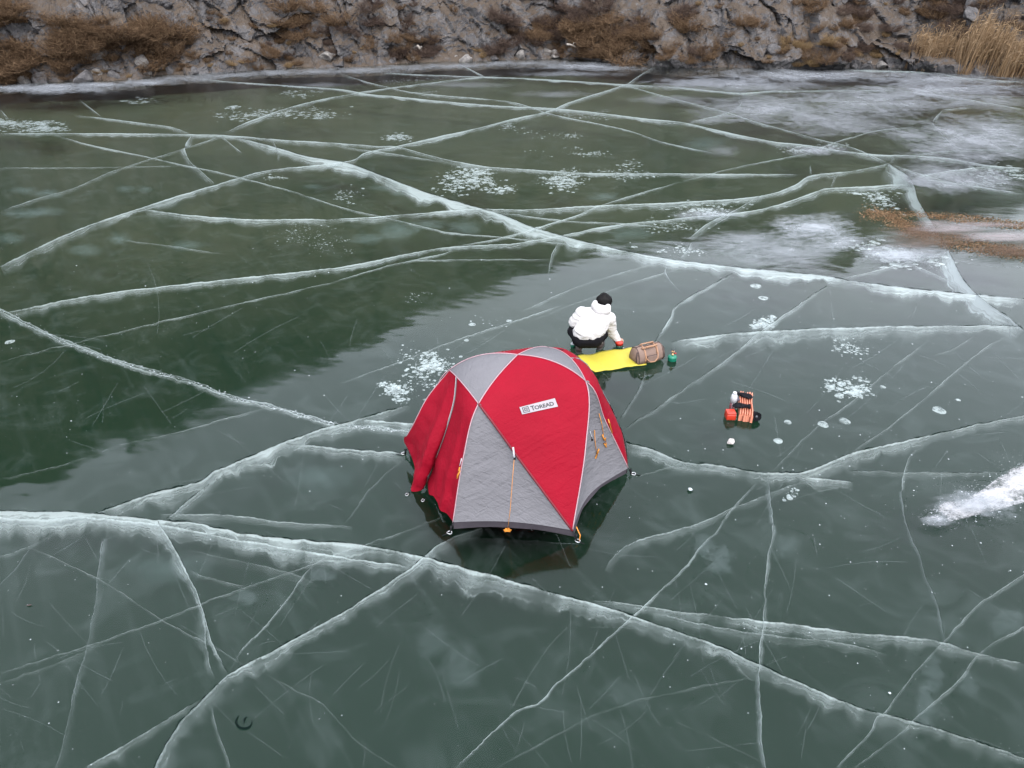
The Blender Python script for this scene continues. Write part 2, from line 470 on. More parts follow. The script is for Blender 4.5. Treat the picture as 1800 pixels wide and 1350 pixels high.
CR = [
 # far and middle field
 ([(0,468),(125,408),(240,368),(333,338),(378,325),(417,313),(473,299),(567,289),(620,281),(643,268),(693,258),(757,243),(840,225),(910,207),(963,195),(1000,180),(1063,160),(1100,148),(1120,135),(1150,117)], [16,14,12,9,8,8,7,6,5], .62, 0),
 ([(0,234),(167,234),(333,236),(417,239),(500,246),(600,252),(667,257),(700,258),(773,277),(850,292),(933,298),(1033,304),(1200,305),(1400,306)], [5,6,7,8,7,8,8,7,5], .55, 0),
 ([(417,242),(480,257),(533,273),(600,284),(623,290),(683,313),(740,335),(800,353),(883,377),(933,398),(983,413),(1050,430),(1133,447),(1200,458),(1300,470),(1433,483),(1533,498),(1667,513),(1800,525)], [9,14,17,20,19,16,16,18,20,20], 1.15, .8),
 ([(10,549),(167,518),(333,498),(500,480),(600,469),(733,443),(800,433),(900,428),(967,417),(1017,408),(1067,397),(1200,383),(1300,373),(1367,360),(1433,337),(1460,330),(1533,327),(1597,322)], [14,14,12,11,10,9,8,8,10,10], .62, 0),
 ([(257,368),(333,378),(433,385),(533,385),(600,385),(733,375),(833,367),(933,368),(1033,362),(1200,355),(1333,345),(1393,327),(1427,308),(1500,300),(1560,287),(1570,273)], [10,10,11,10,10,11,10,9,7], .55, 0),
 ([(337,237),(325,257),(333,282),(353,300),(377,322)], [8,9,8,6], .55, 0),
 ([(97,237),(160,255),(243,272),(323,290),(393,305),(500,332),(600,364),(680,382),(787,408),(890,417),(1000,430)], 3.2, .5, 0),
 ([(133,203),(180,207),(253,217),(300,223),(337,236)], [4,5,6,8], .5, 0),
 ([(397,232),(433,215),(483,197),(533,182),(600,168),(680,155),(800,140),(880,132)], [7,7,6,5,4], .5, 0),
 ([(600,130),(643,143),(683,153),(733,163),(883,177),(933,188),(960,198),(1000,207),(1100,228),(1167,250),(1260,270)], [4,5,4,4,3], .5, 0),
 ([(353,138),(400,143),(500,150),(600,157),(643,165),(700,170),(800,180),(900,187),(983,191),(1067,200),(1133,208),(1200,215),(1267,230),(1350,247),(1417,255),(1483,265),(1533,271),(1600,273),(1667,278),(1733,290),(1800,295)], [4,4,5,6,7,8,8,9,8], .75, 0),
 ([(667,128),(767,132),(853,135),(933,138),(1050,145),(1133,150),(1200,154),(1293,163),(1360,160),(1470,159),(1577,159)], [3,4,5,6,5,4], .75, 0),
 ([(1577,158),(1667,170),(1733,180),(1800,192)], 4, .6, 0),
 ([(1573,152),(1617,143),(1667,135)], 3.5, .5, 0),
 ([(1480,122),(1630,127),(1700,137),(1800,144)], 5, .7, 0),
 ([(1600,157),(1700,154),(1800,150)], 4, .5, 0),
 ([(807,113),(833,125),(853,135)], 5, .6, 0),
 ([(1297,167),(1302,183),(1278,198),(1213,215)], 6, .6, 0),
 ([(1100,150),(1200,177),(1277,197),(1333,215),(1433,243),(1500,260),(1560,285)], [4,5,4,6], .5, 0),
 ([(1657,193),(1640,213),(1650,228),(1670,250),(1690,263)], 6, .6, 0),
 ([(1600,273),(1690,263),(1800,263)], 6, .6, 0),
 ([(1657,193),(1713,187)], 4, .4, 0),
 ([(1563,287),(1593,307),(1607,327),(1613,350),(1627,374),(1648,408),(1667,440)], [22,30,24,20,18,22], 1.5, .7),
 ([(1597,313),(1667,300),(1740,292)], 10, .55, 0),
 ([(1610,313),(1667,320),(1800,340)], 9, .45, 0),
 ([(1200,318),(1300,293),(1400,273),(1417,270),(1477,247),(1550,228),(1630,223)], 3, .4, 0),
 ([(890,415),(1000,383),(1067,357),(1200,318)], 4, .45, 0),
 ([(800,433),(900,413),(1043,370)], 5, .5, 0),
 ([(887,375),(1000,388),(1100,393),(1200,403)], 4, .45, 0),
 ([(1570,290),(1640,312),(1720,330)], 6, .4, 0),
 ([(1427,308),(1425,290)], 4, .5, 0), ([(1460,330),(1468,308)], 4, .5, 0),
 ([(1210,420),(1240,395),(1290,370),(1333,345)], 8, .4, 0),
 ([(1215,425),(1208,440),(1195,455)], 5, .4, 0),
 ([(0,295),(167,294),(320,291)], 3, .3, 0),
 ([(0,372),(60,350),(130,330),(200,300),(320,262),(397,236)], [6,5,4,4], .28, 0),
 ([(200,420),(300,432),(400,447)], 3, .2, 0),
 ([(773,283),(690,270),(600,258)], 5, .35, 0),
 ([(0,192),(15,207)], 4, .4, 0), ([(140,175),(180,206)], 3, .35, 0),
 ([(390,240),(425,268)], 3, .35, 0),
 ([(480,246),(488,265),(488,285)], 4, .3, 0),
 # right-hand wide fracture
 ([(1667,440),(1677,460),(1693,490),(1710,510),(1733,530),(1767,553),(1800,578)], [24,34,42,40,32,28], 1.7, 1.0),
 ([(1453,502),(1383,550),(1327,590),(1283,627),(1240,657),(1200,685),(1150,720),(1098,752)], [7,7,8,8,7], .5, .35),
 ([(1483,488),(1533,477),(1607,457),(1667,443)], 7, .4, 0),
 ([(1600,463),(1683,500)], 6, .35, 0),
 ([(1293,477),(1237,508),(1220,517),(1185,541),(1177,559),(1152,601)], [4,6,6,5], .6, .8),
 ([(1132,652),(1131,665),(1123,683),(1108,710),(1090,733)], [4,6,8], .6, .6),
 ([(1170,463),(1173,487),(1200,517)], 4, .5, 0),
 ([(987,418),(970,447),(963,483)], [8,8,5], .45, 0),
 ([(0,635),(133,602),(283,565),(433,530),(567,500),(600,490),(703,462),(760,457),(967,455)], 3.5, .4, 0),
 ([(703,462),(760,450),(800,440)], 4, .4, 0),
 ([(600,673),(710,633),(800,598),(900,565),(987,537)], 3.5, .42, 0),
 ([(913,548),(1033,497),(1150,463)], 4, .3, 0),
 ([(940,560),(1020,530),(1100,500),(1200,470)], 3.5, .25, 0),
 ([(0,842),(100,820),(213,783),(300,763),(347,750),(417,730),(473,715)], 4, .38, 0),
 ([(1180,602),(1200,597),(1283,586),(1367,580),(1450,576),(1550,573),(1667,572),(1780,572),(1800,575)], [16,26,28,24,18,16], .62, .55),
 # near field: wide fractures
 ([(-30,897),(100,899),(190,904),(267,913),(350,921),(433,938),(547,950),(600,953),(683,965),(743,979),(833,1002),(900,1020),(960,1038),(1033,1057),(1113,1083),(1200,1113),(1267,1137),(1333,1167),(1413,1203),(1483,1233),(1553,1255),(1607,1268),(1683,1292),(1840,1345)], [52,48,40,30,44,46,40,44,40,34,32,30,28,30,30,30,30], [1.3,1.3,1.15,.9,.75,.65,.58,.55,.6,.55,.5,.5], 1.1),
 ([(-30,905),(60,912),(150,908),(250,918),(330,930),(420,948),(520,965),(640,985),(720,995)], [45,30,34,30,36,30,26,20], .75, 0),
 ([(167,903),(233,878),(283,862),(353,845),(377,828),(433,805),(500,777),(567,753),(610,742),(660,728),(720,712)], [14,26,38,40,34,32,30,24,18], [.6,.9,1.0,1.0,.9,.6,.4], 1.0),
 ([(503,779),(560,784),(600,788),(667,793),(722,797)], [16,20,22,24], .72, .5),
 ([(640,737),(690,741),(730,745)], [22,28,30], .7, 0),
 ([(367,850),(333,877),(293,913)], [14,20,16], .6, .5),
 ([(283,905),(400,905),(500,917),(620,926)], [18,16,10], .45, 0),
 ([(277,917),(300,950),(316,978),(333,1013),(353,1057),(370,1117),(390,1167),(400,1183)], [34,28,14,10,9,9], .72, .6),
 ([(355,1060),(362,1110),(366,1160),(378,1192)], [8,18,22,10], .4, 0),
 ([(847,927),(800,943),(767,960),(743,979),(700,1013),(643,1050),(600,1077),(500,1132),(410,1180),(363,1223),(317,1270),(280,1330),(260,1370)], [20,26,24,24,26,30,30,36,40], [.3,.5,.6,.62,.62,.68,.7], 1.3),
 ([(360,1225),(283,1270),(200,1320),(130,1358)], [10,18,24,24], .4, .4),
 ([(567,975),(533,1013),(500,1060),(467,1100),(427,1140),(403,1178)], 4, .6, 0),
 ([(-10,1186),(167,1130),(283,1090),(360,1058),(467,1020),(547,993),(575,980),(640,957),(710,933),(790,902)], 5, .38, 0),
 ([(0,1200),(100,1165),(180,1130)], 10, .15, 0),
 ([(53,960),(25,1000),(-5,1035)], 4, .4, 0), ([(-5,979),(53,960),(110,927)], 10, .4, 0),
 ([(53,962),(183,1023),(287,1090),(367,1132),(427,1168)], 4, .28, 0),
 ([(187,937),(177,973),(172,1010),(167,1060),(153,1133),(133,1200),(120,1260),(107,1317),(90,1365)], [12,16,12,16,12,16,14], .24, 0),
 ([(178,945),(176,975)], 12, .4, 0),
 ([(373,1240),(380,1277),(400,1333),(408,1365)], [10,8,10], .3, 0),
 ([(333,1003),(383,1020),(433,1030)], 9, .35, 0),
 ([(330,965),(420,985),(520,1010),(560,1030)], [24,20,16], .16, 0),
 ([(460,1180),(520,1213),(567,1237),(600,1272),(637,1310),(715,1360)], 4, .2, 0),
 ([(790,1360),(850,1303),(903,1253),(947,1235),(973,1207),(1020,1167),(1067,1123),(1113,1082),(1150,1047),(1200,1000),(1240,950),(1257,937),(1280,902),(1327,850)], [5,5,6,5,6,5,5], .62, 0),
 ([(1100,777),(1150,790),(1200,811),(1253,815),(1317,827),(1360,830),(1407,830),(1447,817),(1500,795),(1567,780),(1633,765),(1710,747),(1773,735),(1840,722)], [30,28,22,24,28,34,26,20,16,16], [.8,.7,.6,.65,.75,.65,.55,.5,.55], 1.0),
 ([(1405,838),(1450,842),(1500,846)], [20,26,18], .6, .3),
 ([(1487,826),(1600,830),(1667,830),(1775,828)], [16,14,12], .42, .25),
 ([(1407,847),(1357,865),(1290,893),(1200,928),(1120,950),(1077,980),(1063,1003)], [14,14,12,20,22,14], .35, 0),
 ([(1350,833),(1355,877),(1358,933),(1347,993),(1342,1087),(1335,1140),(1333,1193),(1338,1250),(1340,1300),(1347,1365)], [14,8,7,7,9,10,10,14], .5, 0),
 ([(1620,785),(1598,805),(1585,857),(1593,915),(1617,980),(1627,1013),(1647,1060),(1657,1107),(1660,1130)], 6, .5, 0),
 ([(1357,828),(1400,783),(1440,747),(1500,703),(1537,673),(1567,647),(1603,620),(1633,597)], 5, .32, 0),
 ([(1497,795),(1567,747),(1633,693),(1683,650),(1733,610),(1773,588)], 5, .35, 0),
 ([(1710,592),(1677,613),(1643,623)], 4, .3, 0),
 ([(1043,1054),(1100,1060),(1167,1070),(1227,1078),(1333,1090),(1417,1100),(1500,1112),(1600,1120),(1660,1130),(1720,1148),(1840,1175)], [14,22,26,24,26,24,28,26,22,26], [.35,.5,.55,.6,.5,.5,.62,.6,.4,.45], .35),
 ([(1150,1076),(1250,1100),(1370,1118),(1480,1130),(1560,1150)], [20,22,20,16], .28, 0),
 ([(1840,985),(1720,1063),(1660,1127),(1610,1180),(1570,1233),(1553,1255),(1540,1262),(1520,1297),(1455,1362)], [9,8,6,5,6,6], .4, 0),
 ([(1840,1078),(1727,1143),(1683,1197),(1607,1263),(1577,1293),(1485,1362)], 7, .36, 0),
 ([(607,920),(650,860),(703,810)], 4, .3, 0),
 ([(893,1253),(933,1183),(967,1133),(1007,1090)], 3, .16, 0),
 ([(873,1348),(967,1297),(1067,1247),(1200,1213),(1330,1188)], 5, .15, 0),
 ([(1240,1290),(1290,1315),(1345,1340)], 4, .14, 0),
 ([(1200,812),(1150,830),(1100,840)], 6, .25, 0),
]
for c in CR: crack(*c)
# rough pressure ridge of broken ice on the left
RIDGE = [(-20,532),(0,542),(50,568),(133,605),(233,640),(333,668),(400,692),(483,713),(567,737),(610,745),(670,751),(735,758),(830,770)]
crack(RIDGE, [10,11,10,9,12,14,20,22], [.75,.75,.7,.75,.75,.6], 0, 1.6, M_CRACKR)
crack([(x, y + 4) for x, y in RIDGE], [8,8,7,8,8,10], .5, 0, 2.0)

# --- loose crushed ice along that ridge, bubbles, frost, specks
M_SNOWICE = simple('crushed_ice', (0.34, 0.37, 0.385), 0.35, 0.06, 40, 0.004)
def shard_geo(V, F, c, r, rng):
    b = len(V)
    pts = []
    for k in range(4):
        a = rng.random() * 6.283
        pts.append(Vector((math.cos(a) * r * (0.5 + rng.random()), math.sin(a) * r * (0.5 + rng.random()), 0)) + c)
    V += pts; V.append(c + Vector((rng.uniform(-.3, .3) * r, rng.uniform(-.3, .3) * r, r * rng.uniform(.2, .7))))
    for k in range(4): F.append((b + k, b + (k + 1) % 4, b + 4))
rng = random.Random(3)
V, F = [], []
Pr, _ = smooth_px(RIDGE, 1.2)
for x, y in Pr:
    for k in range(2):
        if rng.random() < .5: continue
        c = at(x + rng.gauss(0, 2.2), y + 3 + rng.gauss(0, 2.2), 0.0)
        shard_geo(V, F, c, rng.uniform(.003, .012), rng)
tag(mesh_obj('crushed_ice', V, F, M_SNOWICE, ice), kind='stuff')

def bubble_material():
    m, nt = new_mat('gas_bubble_white')
    tc = N(nt, 'ShaderNodeTexCoord').outputs['Object']
    d = N(nt, 'ShaderNodeBsdfDiffuse', _Color=(0.55, 0.575, 0.585, 1))
    t = N(nt, 'ShaderNodeBsdfTransparent')
    a = ramp(nt, noise(nt, tc, 14, 4, 0.6), [(0.3, 0.12), (0.70, 0.75)])
    mx = N(nt, 'ShaderNodeMixShader'); L(nt, a, mx.inputs[0]); L(nt, t.outputs[0], mx.inputs[1]); L(nt, d.outputs[0], mx.inputs[2])
    surf_out(nt, mx.outputs[0]); return m
M_BUB = bubble_material()
M_BUBW = simple('milky_bubble', (0.29, 0.32, 0.335), 0.6, 0.05, 30, 0)
def disc_geo(V, F, c, rx, ry, rng, sides=7):
    b = len(V); ph = rng.random() * 6.28
    cs, sn = math.cos(ph), math.sin(ph)
    for k in range(sides):
        a = 6.2832 * k / sides; q = rng.uniform(.82, 1.1)
        x, y = math.cos(a) * rx * q, math.sin(a) * ry * q
        V.append(c + Vector((x * cs - y * sn, x * sn + y * cs, 0)))
    F.append(tuple(range(b, b + sides)))
def cluster(cx, cy, rx, ry, n, r0, r1, mat=None, seed=0, deep=0.12, name='bubble_cluster'):
    rg = random.Random(seed * 31 + int(cx) + int(cy))
    V, F = [], []
    cores = [(rg.gauss(0, .45), rg.gauss(0, .45), rg.uniform(.15, .4)) for _ in range(7)]
    for k in range(int(n * 1.7)):
        gx, gy, gs = rg.choice(cores)
        x = cx + (gx + rg.gauss(0, gs)) * rx; y = cy + (gy + rg.gauss(0, gs)) * ry
        if y < 112: continue
        c = at(x, y, -0.004 - rg.random() * deep)
        r = .8 * r0 + (r1 - r0) * rg.random() ** 4
        r *= mpp(x, y)
        disc_geo(V, F, c, r * 1.1, r * 1.0 if y > 450 else r * 1.3, rg)
    return tag(mesh_obj(name, V, F, mat or M_BUB, ice), kind='stuff')
for i, (cx, cy, rx, ry, n, a, b) in enumerate([
    (45,222,95,13,700,.7,4), (250,179,30,4,90,.6,3), (490,196,85,14,420,.6,4), (405,188,16,3,50,.8,4), (535,165,45,6,150,.6,3), (560,205,20,5,60,.6,3),
    (695,240,26,10,190,.7,3.5), (830,322,80,26,620,.8,5), (985,325,60,24,420,.7,4.2), (1115,297,45,16,260,.6,3), (1010,270,60,6,50,.5,2),
    (900,222,22,8,80,.6,2.6), (980,238,40,6,80,.6,2.6), (1025,205,50,8,180,.5,2.2), (1030,268,40,6,70,.6,2.6), (720,140,60,8,220,.5,2), (740,165,45,5,120,.5,2),
    (1440,262,60,9,300,.6,3), (1250,372,60,12,260,.7,4), (1705,318,70,14,260,.7,4), (1760,310,50,16,220,.7,4), (1560,352,45,16,110,.8,5), (1520,340,30,4,40,1,5),
    (760,642,40,18,430,.8,5), (700,685,34,15,300,.8,5), (745,660,55,32,170,.8,4.5), (1345,566,20,12,230,.9,4.5), (1325,574,10,8,60,.9,4), (1495,612,22,12,110,.8,3.6),
    (1485,682,34,20,90,1,6), (1500,690,24,14,50,2,8), (1465,668,16,6,24,1,4), (1600,455,55,14,150,1,7), (1540,440,40,14,130,1,6),
    (1180,400,60,14,120,.7,3), (620,345,26,10,60,.7,3), (540,410,60,26,150,.5,1.6), (560,430,40,20,90,.5,1.6), (490,312,20,6,40,.7,3), (735,520,20,14,30,.6,2),
    (1390,870,12,16,26,1,6), (1220,440,50,14,60,.8,4), (860,560,40,12,12,1,4)]):
    cluster(cx, cy, rx, ry, n, a, b, seed=i)
rg = random.Random(5)
for x, y, r in [(1485,740,10),(1447,746,10),(1385,742,7),(1368,775,9),(1651,721,11),(1329,503,10),(1342,524,9),(1552,680,5),(1459,681,9),(1475,696,8),(945,401,6),(1016,433,7),(1115,434,6),(895,564,6),(830,570,7),(820,598,5),(17,601,7),(1388,876,6),(1684,703,4)]:
    V, F = [], []
    c = at(x, y, -0.02); rr = r * mpp(x, y)
    b = len(V); V.append(c + Vector((0, 0, 0.012)))
    ph = rg.random() * 6.28
    for ring, (k, z) in enumerate([(.45, .010), (.8, .005), (1.0, 0)]):
        for j in range(14):
            a = 6.2832 * j / 14
            V.append(c + Vector((math.cos(a) * rr * k * (1 + .08 * math.sin(3 * a + ph)), math.sin(a) * rr * k * 1.05 * (1 + .1 * math.sin(2 * a + ph)), z)))
    for j in range(14): F.append((0, 1 + j, 1 + (j + 1) % 14))
    for ring in range(2):
        for j in range(14):
            q = 1 + ring * 14
            F.append((q + j, q + 14 + j, q + 14 + (j + 1) % 14, q + (j + 1) % 14))
    mesh_obj('gas_bubble', V, F, M_BUB, ice, True)

# frost films: thin rime lying on (z>0) or clouding (z<0) the ice
def frost_material(name, col, sx, sy, lo, hi, rot=0.0):
    m, nt = new_mat(name)
    uv = N(nt, 'ShaderNodeUVMap', uv_map='uv').outputs[0]
    op = N(nt, 'ShaderNodeAttribute', attribute_name='op').outputs['Fac']
    tc = N(nt, 'ShaderNodeTexCoord').outputs['Object']
    n1 = noise(nt, mapping(nt, tc, (sx, sy, 1), (0, 0, rot)), 1.0, 6, 0.7, 0.5)
    n2 = noise(nt, mapping(nt, tc, (sx * 5, sy * 5, 1), (0, 0, rot)), 1.0, 4, 0.7, 0.0)
    nn = math_n(nt, 'ADD', math_n(nt, 'MULTIPLY', n1, 0.62), math_n(nt, 'MULTIPLY', n2, 0.38))
    sep = N(nt, 'ShaderNodeSeparateXYZ'); L(nt, uv, sep.inputs[0])
    rad = sep.outputs[0]
    k = math_n(nt, 'SUBTRACT', math_n(nt, 'ADD', nn, 0.20), math_n(nt, 'MULTIPLY', rad, 0.42))
    a = ramp(nt, k, [(lo, 0.0), (hi, 1.0)])
    e = ramp(nt, rad, [(0.55, 1.0), (1.0, 0.0)])
    a = math_n(nt, 'MULTIPLY', math_n(nt, 'MULTIPLY', a, e), op, True)
    d = N(nt, 'ShaderNodeBsdfDiffuse', _Color=(*col, 1))
    t = N(nt, 'ShaderNodeBsdfTransparent')
    mx = N(nt, 'ShaderNodeMixShader'); L(nt, a, mx.inputs[0]); L(nt, t.outputs[0], mx.inputs[1]); L(nt, d.outputs[0], mx.inputs[2])
    surf_out(nt, mx.outputs[0]); return m
M_FROST = frost_material('rime_frost', (0.185, 0.193, 0.207), 1.0, 0.85, 0.42, 0.74)
M_FROSTN = frost_material('rime_streaks', (0.27, 0.285, 0.305), 1.1, 1.9, 0.40, 0.78, R(-10))
M_CLOUD = frost_material('cloudy_ice', (0.20, 0.255, 0.255), 1.2, 1.2, 0.36, 0.95)
_fz = [0]
def frost(cx, cy, rx, ry, op, mat, z=None, name='frost_patch'):
    _fz[0] += 1
    zz = z if z is not None else 0.0045 + 0.0007 * _fz[0]
    V, U, F = [at(cx, cy, zz)], [(0, 0)], []
    nr, ns = 6, 40
    for r in range(1, nr + 1):
        for k in range(ns):
            a = 6.2832 * k / ns
            x, y = cx + rx * r / nr * math.cos(a), cy + ry * r / nr * math.sin(a)
            V.append(at(x, max(y, 60), zz)); U.append((r / nr, k / ns))
    for k in range(ns): F.append((0, 1 + k, 1 + (k + 1) % ns))
    for r in range(nr - 1):
        for k in range(ns):
            q = 1 + r * ns
            F.append((q + k, q + ns + k, q + ns + (k + 1) % ns, q + (k + 1) % ns))
    o = mesh_obj(name, V, F, mat, ice, True, U)
    a_ = o.data.attributes.new('op', 'FLOAT', 'POINT'); a_.data.foreach_set('value', np.full(len(V), op, dtype=np.float32))
for cx, cy, rx, ry, op in [
    (1040,117,190,14,.85), (1420,132,330,20,.85), (1650,140,240,22,.8), (1250,145,200,12,.6), (90,156,190,16,1.0), (300,142,150,8,.3), (640,126,160,6,.25),
    (1360,190,230,46,.75), (1540,178,240,44,.8), (1720,245,230,75,.9), (1480,215,200,44,.6), (1660,160,260,34,.85), (1300,150,280,22,.7), (1600,238,90,16,.6), (1440,265,90,16,.7), (980,165,110,10,.45), (1180,175,120,16,.4),
    (1260,210,80,14,.45), (1270,265,60,20,.3), (1690,318,190,40,.75), (1620,320,60,18,.6), (1740,180,130,26,.5), (1000,130,160,8,.5), (820,150,140,10,.3), (560,150,120,8,.3)]:
    frost(cx, cy, rx, ry, op, M_FROST)
for x in range(-40, 1010, 75):
    frost(x, np.interp(x, [p[0] for p in [(0,150),(240,141),(330,131),(450,123),(600,119),(760,111),(1000,103)]], [150,141,131,123,119,111,103]) + 6, 110, 9, .55 if x > 260 else .8, M_FROST)
for cx, cy, rx, ry, op in [(1430,398,120,34,1.0), (1380,440,190,60,.55), (1590,445,120,30,.9), (1250,378,100,18,.55), (1310,420,130,30,.4), (1480,425,90,30,.7), (1640,300,90,30,.4)]:
    frost(cx, cy, rx, ry, op, M_FROSTN)
for k, (cx, cy, rx, ry, op) in enumerate([(45,335,40,10,.5),(85,340,40,12,.45),(40,375,50,14,.5),(80,372,50,12,.4),(210,420,34,16,.6),(150,440,46,20,.4),(330,432,46,14,.4),(20,420,40,16,.4),(220,332,26,10,.35),(255,333,20,8,.35),
    (640,420,44,16,.6),(700,405,60,24,.55),(750,395,50,16,.5),(820,400,50,20,.45),(680,330,40,10,.4),(710,340,30,8,.4),(550,328,30,8,.4),(1110,410,60,18,.5),(1060,345,50,12,.4),(1240,255,60,24,.4),(300,1000,120,40,.25),(560,840,90,40,.25)]):
    frost(cx, cy, rx, ry, op, M_CLOUD, -0.12 - 0.003 * k, 'cloudy_ice')
M_FAINT = frost_material('faint_bloom', (0.16, 0.195, 0.195), 2.4, 2.4, 0.44, 0.60)
for cx, cy, rx, ry, op in [(1265,985,52,60,.28),(1240,960,40,40,.22),(430,1050,40,22,.2),(1640,1190,40,70,.2),(1625,1240,30,90,.18),(1700,1200,30,50,.16),(1770,1100,60,50,.16),(1380,960,50,30,.15),(820,1180,90,60,.12),(760,1130,50,50,.14),(1100,1220,120,50,.1),(560,1010,50,24,.2)]:
    frost(cx, cy, rx, ry, op * .55, M_FAINT)
# snow specks and grit over the whole near ice
V, F = [], []
rg = random.Random(11)
for k in range(3000):
    x = rg.uniform(-20, 1820); y = rg.uniform(420, 1360)
    if k < 700: x = rg.gauss(1450, 220); y = rg.gauss(820, 220)
    if k > 2100:                                   # loose grains blown off the drift
        t = rg.random(); x = 1630 + 190 * t + rg.gauss(0, 14); y = 912 - 72 * t + rg.gauss(0, 12 + 16 * t)
    if y < 300 or y > 1360: continue
    r = rg.choice((.25, .3, .35, .4, .5, .7, 1.3 if rg.random() < .3 else .4)) * mpp(x, y)
    disc_geo(V, F, at(x, y, 0.0035), r * 1.2, r, rg, 5)
tag(mesh_obj('snow_specks', V, F, M_SNOWICE, ice), kind='stuff')
# fine scratches
V, F = [], []
for k in range(230):
    x = rg.uniform(-20, 1820); y = rg.uniform(560, 1360)
    a = rg.choice((R(-25), R(35), R(80), R(-50))) + rg.gauss(0, .35); ln = rg.uniform(20, 150); cv = rg.gauss(0, .12)
    pts = [(x + math.cos(a + cv * t) * ln * t, y + math.sin(a + cv * t) * ln * t) for t in (0, .25, .5, .75, 1)]
    b = len(V)
    for px, py in pts:
        V.append(at(px, py, 0.0032)); V.append(at(px + .5 * math.sin(a), py - .5 * math.cos(a), 0.0032))
    for j in range(4): F.append((b + 2 * j, b + 2 * j + 2, b + 2 * j + 3, b + 2 * j + 1))
m, nt = new_mat('scratch')
d = N(nt, 'ShaderNodeBsdfDiffuse', _Color=(0.5, 0.56, 0.57, 1)); t = N(nt, 'ShaderNodeBsdfTransparent')
mx = N(nt, 'ShaderNodeMixShader', _Fac=0.085); L(nt, t.outputs[0], mx.inputs[1]); L(nt, d.outputs[0], mx.inputs[2]); surf_out(nt, mx.outputs[0])
tag(mesh_obj('scratches', V, F, m, ice), kind='stuff')

# ================================================================== HILLSIDE
SHORE = [(-2600,300),(-1500,215),(-800,180),(-420,168),(-150,160),(0,150),(60,146),(120,144),(240,141),(262,136),(330,131),(450,123),(520,120),(600,119),(660,117),(760,111),(840,108),(1000,103),(1080,108),(1140,114),(1220,118),(1400,119),(1500,118),(1590,119),(1680,128),(1800,136),(1960,142),(2250,150),(2700,165),(3400,200)]
SKYLINE = [(-900,1040),(-420,960),(-150,915),(0,878),(110,838),(200,800),(330,735),(520,665),(640,612),(760,568),(850,533),(960,485),(1050,452),(1200,428),(1300,432),(1360,470),(1490,476),(1530,430),(1640,395),(1800,372),(2000,360),(2250,350)]
sh = [at(x, y) for x, y in SHORE]
az = lambda p: math.atan2(p.x, p.y)
# height of the ridge along each bearing, from where its mirror image ends in the ice
sky_az, sky_g, sky_t = [], [], []
for x, y in SKYLINE:
    g = at(x, y); sky_az.append(az(g)); sky_g.append(g.length); sky_t.append(CAM_H / g.length)
NC = 1300
d = [0.0]
dense = catmull(sh, 20)
for a, b in zip(dense, dense[1:]): d.append(d[-1] + (b - a).length)
# columns closer together where the photo looks
dn = np.array(d); xs_ = np.array([p.x for p in dense])
s0, s1 = np.interp(-24, xs_, dn), np.interp(27, xs_, dn)
sv = np.concatenate([np.linspace(0, s0, 180, endpoint=False), np.linspace(s0, s1, NC - 360, endpoint=False), np.linspace(s1, dn[-1], 180)])
bx = np.interp(sv, d, [p.x for p in dense]); by = np.interp(sv, d, [p.y for p in dense])
bxy = np.stack([bx, by], 1)
tn = np.gradient(bxy, axis=0)
kern = np.ones(61) / 61
for c in (0, 1): tn[:, c] = np.convolve(np.pad(tn[:, c], 30, mode='edge'), kern, 'valid')
tn /= np.linalg.norm(tn, axis=1)[:, None]
nr_ = np.stack([-tn[:, 1], tn[:, 0]], 1)
nr_ *= np.where(nr_[:, 1:2] < 0, -1, 1)
Hr = np.full(NC, 15.0)
for it in range(12):
    off_ = 2.0 + (Hr - 3.2) / 1.95
    rx_, ry_ = bx + nr_[:, 0] * off_, by + nr_[:, 1] * off_
    a_ = np.arctan2(rx_, ry_); ds = np.hypot(rx_, ry_)
    hn = (ds - np.interp(a_, sky_az, sky_g)) * np.interp(a_, sky_az, sky_t)
    Hr = np.clip(0.5 * Hr + 0.5 * hn, 6.0, 60.0)
Hr = Hr + fbm(np.stack([sv * 0.16, sv * 0, sv * 0 + 4], 1), 3, 77) * Hr * 0.04
zs = list(np.linspace(-0.35, 3.2, 60)); up = 0.10
rows_t = [('z', z) for z in zs] + [('f', f) for f in (np.linspace(0.0, 1.0, 61)[1:])] + [('b', f) for f in (0.3, 0.7, 1.0)]
HV = np.zeros((len(rows_t), NC, 3))
for j, (kd, t) in enumerate(rows_t):
    if kd == 'z': z = np.full(NC, t)
    elif kd == 'f': z = 3.2 + (Hr - 3.2) * t
    else: z = Hr * (1 - 0.5 * t)
    slope = 1.55 + 0.4 * vnoise(np.stack([sv * 0.07, np.full(NC, 2.0), sv * 0], 1), 9)
    off = np.where(z < 3.2, z / slope, 3.2 / slope + (z - 3.2) / 1.95)
    if kd == 'b': off = 3.2 / slope + (Hr - 3.2) / 1.95 + Hr * t * 0.9
    x = bx + nr_[:, 0] * off; y = by + nr_[:, 1] * off
    HV[j, :, 0], HV[j, :, 1], HV[j, :, 2] = x, y, z
